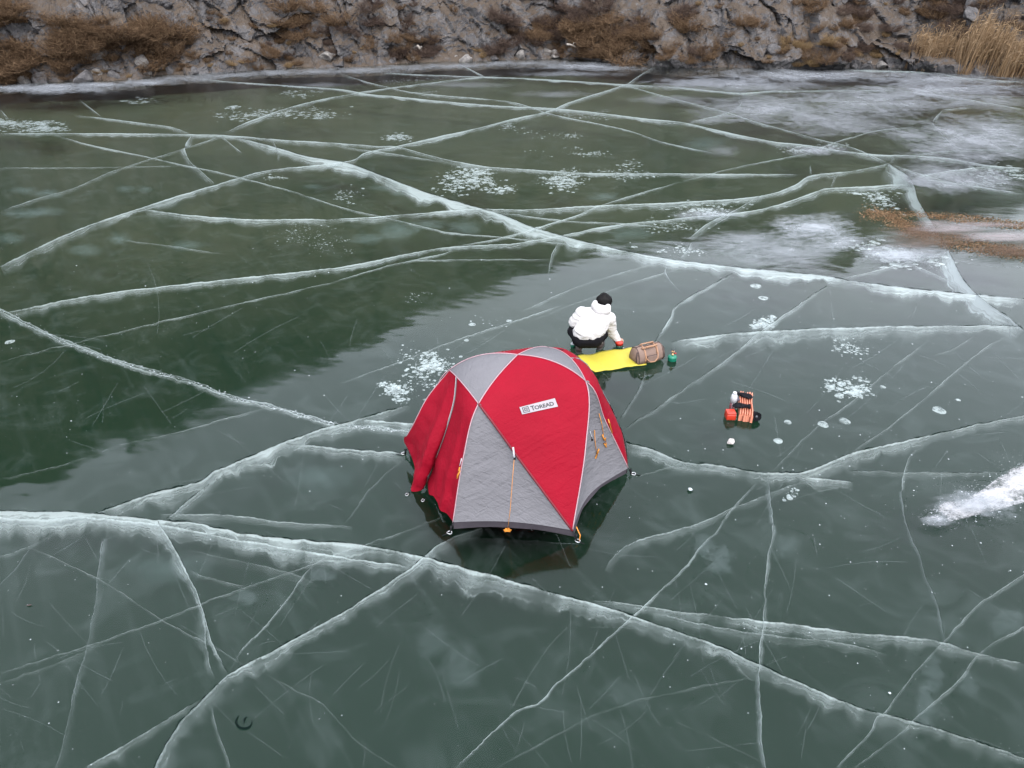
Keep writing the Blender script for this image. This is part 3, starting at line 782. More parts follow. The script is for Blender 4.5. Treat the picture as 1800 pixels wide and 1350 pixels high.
# relief: buttresses, blocky joints, broken ledges
P = HV.reshape(-1, 3).copy()
S2 = np.tile(sv, len(rows_t)); Z2 = P[:, 2]
q = np.stack([S2, Z2 * 0.9, np.zeros_like(S2)], 1)
def slabs(fs, fz, skew, seed, warp):
    p = np.stack([S2 * fs + skew * Z2, Z2 * fz - 0.2 * skew * S2, np.zeros_like(S2)], 1) + warp * np.stack([vnoise(q * 1.3 * fs, seed), vnoise(q * 1.3 * fs, seed + 2), np.zeros_like(S2)], 1)
    w1, w2, cid = worley(p, seed)
    n_ = np.floor(cid * 9973).astype(np.int64)
    tx, tz = _h(n_, n_ * 0 + 3, n_ * 0, seed) - .5, _h(n_, n_ * 0 + 7, n_ * 0, seed) - .5
    ph = _h(n_, n_ * 0 + 11, n_ * 0, seed) * 6
    return cid - .5, w2 - w1, tx * np.sin(p[:, 0] * 2.2 + ph) + tz * np.sin(p[:, 1] * 2.2 + ph)
c1_, g1_, t1_ = slabs(0.45, 0.42, 0.22, 5, .25)
c2_, g2_, t2_ = slabs(1.5, 1.25, 0.7, 15, .2)
rel = 0.75 * fbm(q * 0.22, 3, 31) + 0.16 * fbm(q * 0.9, 3, 33, 0.5, True) + 0.62 * c1_ + 0.75 * t1_ + 0.20 * c2_ + 0.26 * t2_ \
    - 0.12 * np.clip(1 - g1_ * 9, 0, 1) - 0.05 * np.clip(1 - g2_ * 9, 0, 1) + 0.045 * fbm(np.stack([S2 * 2.2 + Z2 * 2.0, Z2 * 4.0 - S2 * 1.2, S2 * 0], 1), 4, 37, 0.55, True)
fade = np.clip((Z2 + 0.25) / 0.55, 0.22, 1.0)
rel = rel * fade * np.clip(1.15 - (Z2 - 3.0) / 9.0, 0.35, 1.0)
N2 = np.tile(nr_, (len(rows_t), 1))
P[:, 0] -= N2[:, 0] * rel; P[:, 1] -= N2[:, 1] * rel
P[:, 2] += 0.12 * fade * fbm(q * 1.7, 4, 39) + 0.10 * fade * c2_
faces = []
nrw = len(rows_t)
for j in range(nrw - 1):
    for i in range(NC - 1):
        a = j * NC + i
        faces.append((a, a + 1, a + NC + 1, a + NC))
def rock_material():
    m, nt = new_mat('weathered_rock')
    tc = N(nt, 'ShaderNodeTexCoord').outputs['Object']
    tl = mapping(nt, tc, (1, 1, 0.55), (0, R(18), R(8)))
    n1 = noise(nt, tl, 0.55, 7, 0.62, 0.6)
    n2 = noise(nt, tl, 2.6, 8, 0.68, 0.7)
    n3 = noise(nt, mapping(nt, tc, (3.0, 3.0, 0.7), (0, R(25), 0)), 1.0, 8, 0.7, 0.4)
    n4 = noise(nt, tc, 11.0, 7, 0.7)
    base = mixc_n(nt, ramp(nt, n1, [(0.32, 0.0), (0.66, 1.0)]), (0.044, 0.042, 0.044), (0.112, 0.105, 0.104))
    base = mixc_n(nt, ramp(nt, n2, [(0.46, 0.0), (0.68, 0.6)]), base, (0.040, 0.038, 0.041))
    base = mixc_n(nt, ramp(nt, n3, [(0.55, 0.0), (0.74, 0.8)]), base, (0.205, 0.187, 0.178))
    base = mixc_n(nt, ramp(nt, n4, [(0.58, 0.0), (0.76, 0.7)]), base, (0.235, 0.217, 0.204))
    br = noise(nt, tc, 1.6, 8, 0.72, 0.5)
    geo = N(nt, 'ShaderNodeNewGeometry')
    sp = N(nt, 'ShaderNodeSeparateXYZ'); L(nt, geo.outputs['Normal'], sp.inputs[0])
    led = math_n(nt, 'ADD', math_n(nt, 'MULTIPLY', sp.outputs[2], 0.28), br)
    base = mixc_n(nt, ramp(nt, led, [(0.55, 0.0), (0.72, 0.85)]), base, mixc_n(nt, n2, (0.040, 0.029, 0.021), (0.088, 0.062, 0.041)))
    pz = N(nt, 'ShaderNodeSeparateXYZ'); L(nt, geo.outputs['Position'], pz.inputs[0])
    gz = math_n(nt, 'ADD', math_n(nt, 'MULTIPLY', math_n(nt, 'SUBTRACT', pz.outputs[2], 2.8), 0.10), math_n(nt, 'MULTIPLY', n1, 0.5))
    base = mixc_n(nt, ramp(nt, gz, [(0.44, 0.0), (0.80, 0.85)]), base, mixc_n(nt, n2, (0.070, 0.066, 0.044), (0.185, 0.165, 0.112)))
    pr = N(nt, 'ShaderNodeBsdfPrincipled'); L(nt, base, pr.inputs['Base Color']); pr.inputs['Roughness'].default_value = 0.9
    pr.inputs['Specular IOR Level'].default_value = 0.2
    vo = N(nt, 'ShaderNodeTexVoronoi', feature='DISTANCE_TO_EDGE'); vo.inputs['Scale'].default_value = 2.2
    L(nt, mapping(nt, tc, (1, 1, 0.6), (R(10), R(28), 0)), vo.inputs['Vector'])
    nb = bump(nt, n2, 0.7, 0.08)
    nb = bump(nt, n4, 0.9, 0.055, nb)
    nb = bump(nt, ramp(nt, vo.outputs['Distance'], [(0.0, 0.0), (0.06, 1.0)]), 0.5, 0.05, nb)
    L(nt, nb, pr.inputs['Normal'])
    surf_out(nt, pr.outputs[0]); return m
M_ROCK = rock_material()
hill = tag(mesh_obj('hillside', P, faces, M_ROCK, None, False), kind='structure')
HB = BVHTree.FromPolygons([tuple(v) for v in P], faces)
def on_hill(px, py):
    hit = HB.ray_cast(Vector((0, 0, CAM_H)), ray(px, py).normalized())
    return hit[0], hit[1]

def where(x, y):
    side = 'at the left end of the far shore' if x < 340 else 'left of the far shore middle' if x < 680 else 'at the middle of the far shore' if x < 1000 else \
        'just right of the far shore middle' if x < 1240 else 'on the far shore left of the reeds' if x < 1590 else 'behind the reeds at right'
    return side
# --- boulders along the foot of the slope
def boulder_mesh(seed, dents=9):
    rg = random.Random(seed)
    bm = bmesh.new()
    bmesh.ops.create_icosphere(bm, subdivisions=3, radius=1.0)
    for k in range(dents):
        n = Vector((rg.gauss(0, 1), rg.gauss(0, 1), rg.gauss(0.2, 1))).normalized(); dd = rg.uniform(.45, .8)
        for v in bm.verts:
            h = v.co.dot(n) - dd
            if h > 0: v.co -= n * h * 0.92
    co = np.array([v.co[:] for v in bm.verts])
    nz = fbm(co * 1.8 + seed, 4, seed)
    for v, s in zip(bm.verts, nz): v.co *= 1 + 0.10 * s
    me = bpy.data.meshes.new('boulder'); bm.to_mesh(me); bm.free()
    return me
M_BOULD = []
for nm, c1, c2 in (('pale_boulder', (0.11, 0.10, 0.097), (0.29, 0.265, 0.24)), ('grey_boulder', (0.05, 0.047, 0.05), (0.16, 0.148, 0.145))):
    m, nt = new_mat(nm)
    tc = N(nt, 'ShaderNodeTexCoord').outputs['Object']
    n1 = noise(nt, tc, 2.2, 8, 0.7, 0.5)
    pr = N(nt, 'ShaderNodeBsdfPrincipled', _Roughness=0.9)
    L(nt, mixc_n(nt, ramp(nt, n1, [(0.35, 0), (0.65, 1)]), c1, c2), pr.inputs['Base Color'])
    L(nt, bump(nt, noise(nt, tc, 6, 8, .7), 1.0, 0.15), pr.inputs['Normal'])
    surf_out(nt, pr.outputs[0]); M_BOULD.append(m)
bmeshes = []
for k in range(5):
    for mi in (0, 1):
        me = boulder_mesh(40 + k * 3 + mi); me.materials.append(M_BOULD[mi]); bmeshes.append((me, mi))
shx = [p[0] for p in SHORE]; shy = [p[1] for p in SHORE]
BL = [(42,143,9,0),(72,140,12,1),(150,138,16,1),(168,132,15,0),(200,135,12,1),(232,128,14,0),(250,124,18,0),(275,117,13,0),(165,98,16,0),(300,126,9,1),(345,126,10,1),(420,116,8,1),(505,108,13,1),(530,107,10,0),(560,110,12,1),(580,105,16,0),(600,108,9,0),
      (640,110,8,0),(648,107,8,0),(690,108,9,1),(725,106,8,0),(755,104,8,1),(735,88,9,0),(800,103,7,0),(820,105,9,0),(870,103,8,1),(915,99,12,0),(930,95,14,0),(960,95,14,0),(975,98,10,0),(1005,99,8,1),(1090,103,10,0),(1108,103,10,0),(1125,104,9,1),(1150,110,11,0),(1170,112,12,0),(1195,111,9,1),(1245,113,9,1),
      (1300,111,9,0),(1315,113,10,0),(1340,115,9,1),(1360,112,7,0),(1390,115,8,1),(1425,116,7,0),(1450,114,8,1),(1476,114,7,0),(1500,116,8,1),(1524,116,8,0),(1550,116,10,0),(1565,114,7,1),(1582,116,7,0),(1360,92,12,1),(1728,122,10,0),(1745,124,7,0),(1705,30,13,1)]
rg = random.Random(21)
for k, (x, y, s, mi) in enumerate(BL):
    me = rg.choice([m for m, i in bmeshes if i == mi])
    yb = np.interp(x, shx, shy)
    if yb - y < 14: p = at(x, y + s * 0.35)
    else:
        p, _ = on_hill(x, y)
        if p is None: continue
    o = bpy.data.objects.new('boulder', me); COL.objects.link(o)
    s_ = s * (p - Vector((0, 0, CAM_H))).length / FPX
    o.location = p + Vector((0, 0.15 * s_, s_ * 0.30))
    o.scale = (s_ * rg.uniform(.9, 1.5), s_ * rg.uniform(.8, 1.1), s_ * rg.uniform(.65, .95))
    o.rotation_euler = (rg.uniform(-.3, .3), rg.uniform(-.3, .3), rg.uniform(0, 6.28))
    big = 'large' if s >= 13 else 'small' if s <= 8 else 'mid-sized'
    tone = 'pale whitish' if mi == 0 else 'dark grey'
    tag(o, f'{big} {tone} boulder {where(x, y)}', 'boulder', f'{big} {tone} boulders {where(x, y)}')

# --- dry shrubs: hundreds of thin twigs each
def twig_material(name, cols):
    m, nt = new_mat(name)
    at_ = N(nt, 'ShaderNodeAttribute', attribute_name='tint').outputs['Fac']
    c = ramp(nt, at_, [(i / (len(cols) - 1), c) for i, c in enumerate(cols)])
    d = N(nt, 'ShaderNodeBsdfDiffuse'); L(nt, c, d.inputs['Color'])
    t = N(nt, 'ShaderNodeBsdfTranslucent'); L(nt, c, t.inputs['Color'])
    mx = N(nt, 'ShaderNodeMixShader', _Fac=0.25); L(nt, d.outputs[0], mx.inputs[1]); L(nt, t.outputs[0], mx.inputs[2])
    surf_out(nt, mx.outputs[0]); return m
M_RUSSET = twig_material('russet_twigs', [(0.045, 0.028, 0.018), (0.100, 0.062, 0.037), (0.18, 0.120, 0.074)])
M_DARKTW = twig_material('dark_twigs', [(0.032, 0.023, 0.021), (0.068, 0.047, 0.039), (0.11, 0.078, 0.060)])
M_TAN = twig_material('tan_grass', [(0.10, 0.062, 0.032), (0.18, 0.12, 0.062), (0.27, 0.19, 0.11)])
def shrub_mesh(seed, mat, n, h, spread, width, fork):
    """unit-size clump: stems fan out from the root and fork into finer twigs"""
    rg = random.Random(seed)
    V, F, T = [], [], []
    def blade(p0, dr, ln, w, tint, bend):
        side = dr.cross(Vector((rg.gauss(0, 1), rg.gauss(0, 1), rg.gauss(0, .4)))).normalized()
        b = len(V); pts = []
        d2 = dr.copy(); p = p0.copy()
        for k in range(3):
            ww = w * (1 - k / 2.6)
            V.append(p - side * ww); V.append(p + side * ww); T.extend((tint, tint)); pts.append(p.copy())
            d2 = (d2 + bend).normalized(); p = p + d2 * ln / 2
        F.append((b, b + 1, b + 3, b + 2)); F.append((b + 2, b + 3, b + 5, b + 4))
        return pts
    for k in range(n):
        a = rg.random() * 6.283; rr = math.sqrt(rg.random()) * 0.45 * spread
        lean = rg.gauss(0, .42) * spread
        p0 = Vector((math.cos(a) * rr, math.sin(a) * rr, -0.05))
        dr = Vector((math.cos(a) * (0.35 * spread * rg.random() + abs(lean) * .5), math.sin(a) * (0.35 * spread * rg.random() + abs(lean) * .5), 1)).normalized()
        ln = h * rg.uniform(.35, 1.0)
        tint = min(1, max(0, rg.gauss(.5, .25)))
        pts = blade(p0, dr, ln, width, tint, Vector((rg.gauss(0, .18), rg.gauss(0, .18), -0.05)))
        for q in range(fork):
            b0 = pts[1].lerp(pts[2], rg.random())
            dd = (dr + Vector((rg.gauss(0, .7), rg.gauss(0, .7), rg.gauss(0.0, .4)))).normalized()
            blade(b0, dd, ln * rg.uniform(.2, .5), width * .7, min(1, max(0, tint + rg.gauss(.1, .2))), Vector((rg.gauss(0, .2), rg.gauss(0, .2), -0.03)))
    me = bpy.data.meshes.new('dry_shrub'); me.from_pydata([tuple(v) for v in V], [], F)
    me.materials.append(mat)
    a_ = me.attributes.new('tint', 'FLOAT', 'POINT'); a_.data.foreach_set('value', np.asarray(T, dtype=np.float32))
    return me
SHM = {'r': [shrub_mesh(100 + k, M_RUSSET, 330, 1.0, 1.25, .011, 4) for k in range(3)],
       'd': [shrub_mesh(200 + k, M_DARKTW, 300, 1.0, 1.15, .010, 5) for k in range(3)],
       't': [shrub_mesh(300 + k, M_TAN, 480, 1.0, .9, .009, 2) for k in range(3)]}
SHL = {'r': ('dense russet shrub', 'dry_shrub'), 'd': ('bare dark twiggy shrub', 'bare_shrub'), 't': ('tan grass tuft', 'grass_tuft')}
AREAS = [('r',100,310,40,112,52,34,1), ('r',110,250,55,85,20,30,1), ('r',0,75,78,140,24,34,1), ('r',0,60,10,45,8,30,1), ('r',90,140,105,138,10,22,1), ('r',490,600,5,62,16,26,1), ('d',570,660,20,70,8,26,1),
         ('d',690,765,60,100,14,24,1), ('r',690,760,70,104,8,20,1), ('d',860,985,25,98,26,30,1), ('r',850,1000,40,100,16,24,1), ('r',1005,1110,35,106,34,36,1), ('d',1000,1110,10,70,14,32,1), ('r',1110,1215,40,108,22,30,1),
         ('d',1110,1230,20,100,12,26,1), ('t',1370,1460,70,116,16,22,1), ('r',1355,1470,50,110,12,22,1), ('r',1240,1300,60,112,8,22,1), ('d',640,720,15,60,8,24,1), ('r',640,840,50,108,14,18,1), ('d',1480,1600,20,110,18,22,1), ('t',1470,1600,90,117,10,14,1),
         ('r',1300,1600,5,60,18,20,1), ('d',1600,1800,0,60,14,26,1), ('r',1600,1800,0,50,10,24,1), ('t',170,1600,60,118,36,10,1), ('r',310,620,95,128,22,12,1), ('r',430,500,70,120,8,16,1), ('t',160,300,118,138,10,12,1), ('r',310,1600,0,112,85,11,1), ('d',310,1800,0,105,55,12,1), ('t',310,1600,5,110,40,8,1)]
rg = random.Random(77)
cnt = {'r': 0, 'd': 0, 't': 0}
for kd, x0, x1, y0, y1, n, hpx, _ in AREAS:
    for k in range(int(n * (.75 if x1 <= 320 else .62))):
        x, y = rg.uniform(x0, x1), rg.uniform(y0, y1)
        p, nn = on_hill(x, y)
        if p is None or p.z < 0.02: continue
        if kd == 'd' and cnt['d'] > 280: continue
        cnt[kd] += 1
        lab, nm = SHL[kd]; lev = 'high on' if y < 45 else 'halfway up' if y < 85 else 'low on'
        lab = f'{lab} {lev} the slope {where(x, y)}'
        grp = lab.replace('shrub', 'shrubs').replace('tuft', 'tufts')
        o = bpy.data.objects.new(nm, rg.choice(SHM[kd])); COL.objects.link(o)
        s = hpx * rg.uniform(.35, .85) * (p - Vector((0, 0, CAM_H))).length / FPX
        o.location = p - Vector((0, 0, 0.04 * s))
        o.scale = (s * rg.uniform(1.1, 1.9), s * rg.uniform(.9, 1.3), s * rg.uniform(.55, 1.0))
        lean = Vector((0, 0, 1)).lerp(Vector(nn) if nn.z > -0.2 else Vector((0, 0, 1)), 0.35).normalized()
        o.rotation_euler = (lean.to_track_quat('Z', 'Y').to_matrix() @ Matrix.Rotation(rg.random() * 6.28, 3, 'Z')).to_euler()
        tag(o, lab, 'grass' if kd == 't' else 'shrub', grp)

# --- reed bed on the right
V, F, T = [], [], []
rg = random.Random(9)
M_REED = twig_material('reed_straw', [(0.105, 0.062, 0.034), (0.22, 0.145, 0.082), (0.33, 0.24, 0.155)])
for k in range(7500):
    u = rg.random()
    x = 1588 + u * 330
    yb = np.interp(x, shx, shy) + rg.uniform(-14, 1.5) + 2.2 * math.sin(x * .09) * rg.random()
    edge = min(1, (x - 1580) / 45)
    p = at(x, yb)
    h = max(.5, rg.gauss(1.62, .34)) * (0.45 + 0.55 * edge) * (0.92 + 0.14 * math.sin(x * 0.045) + 0.10 * math.sin(x * .13 + 1))
    ln = Vector((rg.gauss(.05, .10), rg.gauss(0, .10), 1)).normalized()
    sd_ = Vector((rg.gauss(0, 1), rg.gauss(0, 1), 0)).normalized()
    b = len(V); tint = min(1, max(0, rg.gauss(.45, .22)))
    w = .010
    for j, t in enumerate((0, .4, .75, 1.0)):
        c = p + ln * h * t + Vector((.07 * t * t * h, 0, -.03 * t * t))
        ww = w * (1, .9, .7, .35)[j]
        V += [c - sd_ * ww, c + sd_ * ww]; T += [min(1, tint + t * .18 - .08)] * 2
    for j in range(3): F.append((b + 2 * j, b + 2 * j + 1, b + 2 * j + 3, b + 2 * j + 2))
    tip = V[-1]
    for q in range(2 if k % 2 else 1):                               # leaf / plume
        t = rg.uniform(.45, 1.0); c = p + ln * h * t + Vector((.07 * t * t * h, 0, 0))
        dr = Vector((rg.gauss(.5, .5), rg.gauss(0, .5), rg.uniform(.1, .9))).normalized() * rg.uniform(.15, .45)
        s2 = dr.cross(Vector((rg.gauss(0, 1), rg.gauss(0, 1), rg.gauss(0, 1)))).normalized() * .013
        b = len(V); V += [c - s2 * .5, c + dr * .5 + s2, c + dr - Vector((0, 0, .05)), c + dr * .5 - s2]; T += [min(1, tint + .2)] * 4
        F.append((b, b + 1, b + 2, b + 3))
o = mesh_obj('reed_bed', V, F, M_REED)
a_ = o.data.attributes.new('tint', 'FLOAT', 'POINT'); a_.data.foreach_set('value', np.asarray(T, dtype=np.float32))
tag(o, 'tall straw-coloured reeds standing at the right end of the far shore', 'reeds', kind='stuff')

# --- driftwood on the far shore
M_WOOD = simple('bleached_wood', (0.27, 0.24, 0.21), 0.8, 0.15, 8, 0.01)
def log(px0, py0, px1, py1, lift, lab, r):
    a, _ = on_hill(px0, py0); b, _ = on_hill(px1, py1)
    yy = min(a.y, b.y) - lift
    a, b = aty(px0, py0, yy), aty(px1, py1, yy)
    pts = [a.lerp(b, t) + Vector((0, 0, .02 * math.sin(t * 5))) for t in np.linspace(0, 1, 8)]
    t_ = empty('driftwood_log', a, lab, 'log')
    tube('trunk', pts, [r * (1 - .3 * k / 7) for k in range(8)], M_WOOD, t_, 8)
    m_ = pts[4]; tube('branch_stub', [m_, m_ + Vector((.05, -.05, .10)), m_ + Vector((.07, -.06, .16))], [.03, .022, .012], M_WOOD, t_, 6)
log(996, 78, 1014, 82, .12, 'pale bleached log lying against brown shrubs at the middle of the far shore', .05)
log(733, 80, 743, 93, .12, 'short bleached log leaning steeply among rocks left of the far shore middle', .06)

# --- leaf litter frozen into the ice on the right
BANDS = [([(1518,374),(1560,382),(1600,400),(1632,412)], 13), ([(1530,372),(1580,376),(1640,378),(1700,382),(1760,389),(1830,396)], 6), ([(1640,380),(1700,390),(1780,398),(1830,402)], 5), ([(1700,420),(1745,432),(1790,440),(1830,446)], 9), ([(1590,398),(1640,412),(1700,420)], 9), ([(1560,378),(1585,392),(1612,406)], 11), ([(1650,425),(1720,436),(1830,452)], 11)]
V, F, T = [], [], []
rg = random.Random(14)
for pts, wd in BANDS:
    Pp, s = smooth_px(pts, 0.30)
    for x, y in Pp:
        for q in range(max(1, int(wd * .42))):
            px, py = x + rg.gauss(0, 6), y + rg.gauss(0, wd * .5)
            c = at(px, py, 0.006 + rg.random() * .012)
            r = rg.uniform(.010, .024)
            a = rg.random() * 6.28; tl = Vector((rg.gauss(0, .35), rg.gauss(0, .35), 1)).normalized()
            e1 = Vector((math.cos(a), math.sin(a), 0)); e1 = (e1 - tl * e1.dot(tl)).normalized(); e2 = tl.cross(e1)
            b = len(V)
            V += [c - e1 * r, c + e2 * r * .55, c + e1 * r, c - e2 * r * .55]
            T += [min(1, max(0, rg.gauss(.5, .28)))] * 4
            F.append((b, b + 1, b + 2, b + 3))
M_LEAF = twig_material('dead_leaf', [(0.055, 0.033, 0.022), (0.14, 0.083, 0.046), (0.25, 0.165, 0.10)])
o = mesh_obj('leaf_litter', V, F, M_LEAF)
a_ = o.data.attributes.new('tint', 'FLOAT', 'POINT'); a_.data.foreach_set('value', np.asarray(T, dtype=np.float32))
tag(o, 'bands of orange-brown fallen leaves frozen onto the ice at right', 'leaves', kind='stuff')
M_SILT = frost_material('silty_ice', (0.19, 0.165, 0.165), 0.4, 2.4, 0.34, 0.80)
M_SILTD = frost_material('dark_silt', (0.082, 0.056, 0.042), 0.9, 3.6, 0.40, 0.70)
for cx, cy, rx, ry, op in [(1640,415,140,42,.8), (1780,440,120,30,.7)]: frost(cx, cy, rx, ry, op, M_SILTD, None, 'silt_patch')
for cx, cy, rx, ry, op in [(1680,400,100,16,.95), (1760,415,110,16,.95), (1740,395,110,8,.8), (1640,392,50,9,.8)]: frost(cx, cy, rx, ry, op, M_SILT, None, 'silt_patch')

# --- long heap of wind-blown snow at the right edge
def snow_heap(pts, wpx, hgt, name, label):
    Pp, s = smooth_px(pts, 2.0); n = len(Pp)
    V, F = [], []
    m_ = 17
    tan = np.gradient(Pp, axis=0); tan /= np.linalg.norm(tan, axis=1)[:, None]
    for i in range(n):
        w = np.interp(i / (n - 1), np.linspace(0, 1, len(wpx)), wpx)
        nx, ny = -tan[i, 1], tan[i, 0]
        for k in range(m_):
            t = k / (m_ - 1) * 2 - 1
            V.append(at(Pp[i, 0] + nx * t * w, Pp[i, 1] + ny * t * w, 0.0))
    C = np.array([v[:] for v in V]); OPV = [0.0] * len(V)
    nz = fbm(C * 5.5, 5, 61, 0.55); nb = fbm(C * 2.0, 3, 67); nf = fbm(C * 16, 3, 71)
    for i in range(n):
        for k in range(m_):
            t = k / (m_ - 1) * 2 - 1; j = i * m_ + k
            e = min(i, n - 1 - i) / (0.14 * n)
            prof = max(0.0, 1 - t * t) * min(1, e)
            z = hgt * prof * (0.75 + 0.55 * nz[j] + 0.3 * nb[j] + .18 * nf[j]) - 0.022 - 0.02 * (nz[j] < -.15)
            V[j].z = max(z, .004 + .002 * prof); OPV[j] = prof * (.55 + .45 * min(1, max(0, (Pp[i, 0] - 1640) / 90)))
    for i in range(n - 1):
        for k in range(m_ - 1):
            a = i * m_ + k; F.append((a, a + m_, a + m_ + 1, a + 1))
    o = mesh_obj(name, V, F, M_SNOW, None, True)
    a_ = o.data.attributes.new('op', 'FLOAT', 'POINT'); a_.data.foreach_set('value', np.asarray(OPV, dtype=np.float32))
    return tag(o, label, 'snow')
m, nt = new_mat('old_snow')
tc = N(nt, 'ShaderNodeTexCoord').outputs['Object']
opn = N(nt, 'ShaderNodeAttribute', attribute_name='op').outputs['Fac']
n1_ = noise(nt, mapping(nt, tc, (0.8, 1.3, 1), (0, 0, R(-25))), 5.0, 9, 0.78, 0.3)
al = ramp(nt, math_n(nt, 'ADD', math_n(nt, 'MULTIPLY', opn, 0.55), math_n(nt, 'MULTIPLY', math_n(nt, 'SUBTRACT', n1_, 0.42), 3.0)), [(0.22, 0.0), (0.48, 0.5), (0.80, 1.0)])
df_ = N(nt, 'ShaderNodeBsdfDiffuse'); L(nt, mixc_n(nt, noise(nt, tc, 9, 6, .65), (0.26, 0.255, 0.265), (0.46, 0.455, 0.46)), df_.inputs['Color'])
L(nt, bump(nt, noise(nt, tc, 22, 6, .7), 0.8, 0.03), df_.inputs['Normal'])
tr_ = N(nt, 'ShaderNodeBsdfTransparent'); mx = N(nt, 'ShaderNodeMixShader')
L(nt, al, mx.inputs[0]); L(nt, tr_.outputs[0], mx.inputs[1]); L(nt, df_.outputs[0], mx.inputs[2]); surf_out(nt, mx.outputs[0])
M_SNOW = m
snow_heap([(1628,915),(1660,902),(1700,893),(1740,878),(1780,858),(1815,842),(1850,826)], [8,18,16,22,30,34,34], 0.03, 'snow_drift', 'long lumpy heap of white snow on the ice at the right edge')
frost(1720, 885, 130, 40, .8, M_FROSTN)
frost(1650, 915, 50, 16, .6, M_FROSTN)

# ================================================================== TENT
def fabric(name, col, wr=1.0, rough=0.7):
    m, nt = new_mat(name)
    tc = N(nt, 'ShaderNodeTexCoord').outputs['Object']
    uv = N(nt, 'ShaderNodeUVMap', uv_map='uv').outputs[0]
    n0 = noise(nt, tc, 3.0, 5)
    c = mixc_n(nt, n0, tuple(x * .86 for x in col), tuple(min(1, x * 1.12) for x in col))
    pr = N(nt, 'ShaderNodeBsdfPrincipled', _Roughness=rough); L(nt, c, pr.inputs['Base Color'])
    pr.inputs['Specular IOR Level'].default_value = 0.12
    w1 = noise(nt, mapping(nt, tc, (1.6, 2.2, 7.0), (R(20), R(28), 0)), 1.6, 5, 0.55, 0.9)
    w2 = noise(nt, mapping(nt, tc, (2.4, 3, 8.0), (R(-12), R(-22), R(20))), 4.5, 4, 0.62, 0.6)
    wv = N(nt, 'ShaderNodeTexWave', wave_type='BANDS'); wv.inputs['Scale'].default_value = 160
    nb = bump(nt, w1, 0.5 * wr, 0.030)
    nb = bump(nt, w2, 0.62 * wr, 0.014, nb)
    L(nt, nb, pr.inputs['Normal'])
    tl = N(nt, 'ShaderNodeBsdfTranslucent'); L(nt, c, tl.inputs['Color'])
    mx = N(nt, 'ShaderNodeMixShader', _Fac=0.12); L(nt, pr.outputs[0], mx.inputs[1]); L(nt, tl.outputs[0], mx.inputs[2])
    surf_out(nt, mx.outputs[0]); return m
M_RED = fabric('red_ripstop', (0.205, 0.0018, 0.0115), .8)
M_GREY = fabric('grey_ripstop', (0.134, 0.129, 0.138), 1.4)
M_SKIRT = fabric('dark_grey_floor_fabric', (0.05, 0.043, 0.05), 0.7)
M_PIPE = simple('pale_seam_tape', (0.30, 0.19, 0.21), 0.6, 0.08, 30, 0)
M_PIPEG = simple('grey_seam_tape', (0.26, 0.25, 0.26), 0.6, 0.08, 30, 0)
M_REDSHADE = simple('shaded_red_sleeve', (0.11, 0.003, 0.009), 0.6, 0.08, 20, 0)  # darker than the panel: shade under its overhanging edge put into the colour
M_ZIP = simple('zip_tape', (0.10, 0.095, 0.10), 0.6, 0.2, 90, 0.002)
M_BLACK = simple('black_plastic', (0.006, 0.006, 0.007), 0.5, 0.2, 30, 0.001, spec=.15)
M_METAL = simple('peg_metal', (0.55, 0.55, 0.56), 0.35, 0.1, 30, 0, metallic=0.9)
M_ORANGE = simple('orange_cord', (0.46, 0.17, 0.016), 0.6, 0.1, 60, 0.001)
M_WHITEW = simple('white_webbing', (0.38, 0.38, 0.40), 0.6, 0.08, 40, 0.001)

gA, gB, gC, gE = at(794, 934), at(1012, 948), at(1107, 834), at(714, 799)
ctr = Vector((0.10, 6.24, 0.0))
gF, gG = ctr * 2 - gA, ctr * 2 - gB
fA = aty(796.5, 918, gA.y + .02); fB = aty(1006, 932.5, gB.y + .03); fC = aty(1104, 823, gC.y + .01)
fE = gE + Vector((.03, 0, .10)); fF = gF + Vector((-.02, -.02, .10)); fG = gG + Vector((0, -.02, .10))
n1 = aty(841.5, 710, 5.73); n2 = aty(1029, 670, 6.06); n4 = aty(790, 651, 6.37); n6 = aty(963, 611, 6.855); n3 = aty(910, 624, 6.24)
tent = empty('dome_tent', ctr, 'red and grey hexagonal dome tent pitched on the frozen lake', 'tent')
SEG = 20
def pole(nodes):
    c = catmull(nodes, SEG)
    return [c[i * SEG:(i + 1) * SEG + 1] for i in range(len(nodes) - 1)]
# ends of the poles rise steeply: bias with an outward-leaning helper control
def bowed(a, b, k):
    """span from foot a to hub b, bowed outward and upward by k"""
    mid = a.lerp(b, .55); out = (mid - Vector((ctr.x, ctr.y, mid.z))); out.z = 0
    return mid + out.normalized() * k + Vector((0, 0, k * .6))
def leg_curve(a, b, k, nxt):
    m_ = bowed(a, b, k)
    c = catmull([a, m_, b, nxt], SEG)
    seg = c[:2 * SEG + 1]
    return seg[::2]
eA = leg_curve(fA, n1, .05, n3); eC = leg_curve(fC, n2, .0, n3); eE = leg_curve(fE, n4, -.01, n3); eF = leg_curve(fF, n6, .06, n3)
eB1 = leg_curve(fB, n1, .015, n4); eB2 = leg_curve(fB, n2, .07, n6); eG4 = leg_curve(fG, n4, .05, n1); eG6 = leg_curve(fG, n6, .05, n2)
p1 = pole([fA, n1, n3, n6, fF]); p2 = pole([fE, n4, n3, n2, fC]); p3 = pole([fB, n1, n4, fG]); p4 = pole([fB, n2, n6, fG])
e13, e36 = p1[1], p1[2]; e43, e32 = p2[1], p2[2]; e14 = p3[1]; e26 = p4[1]
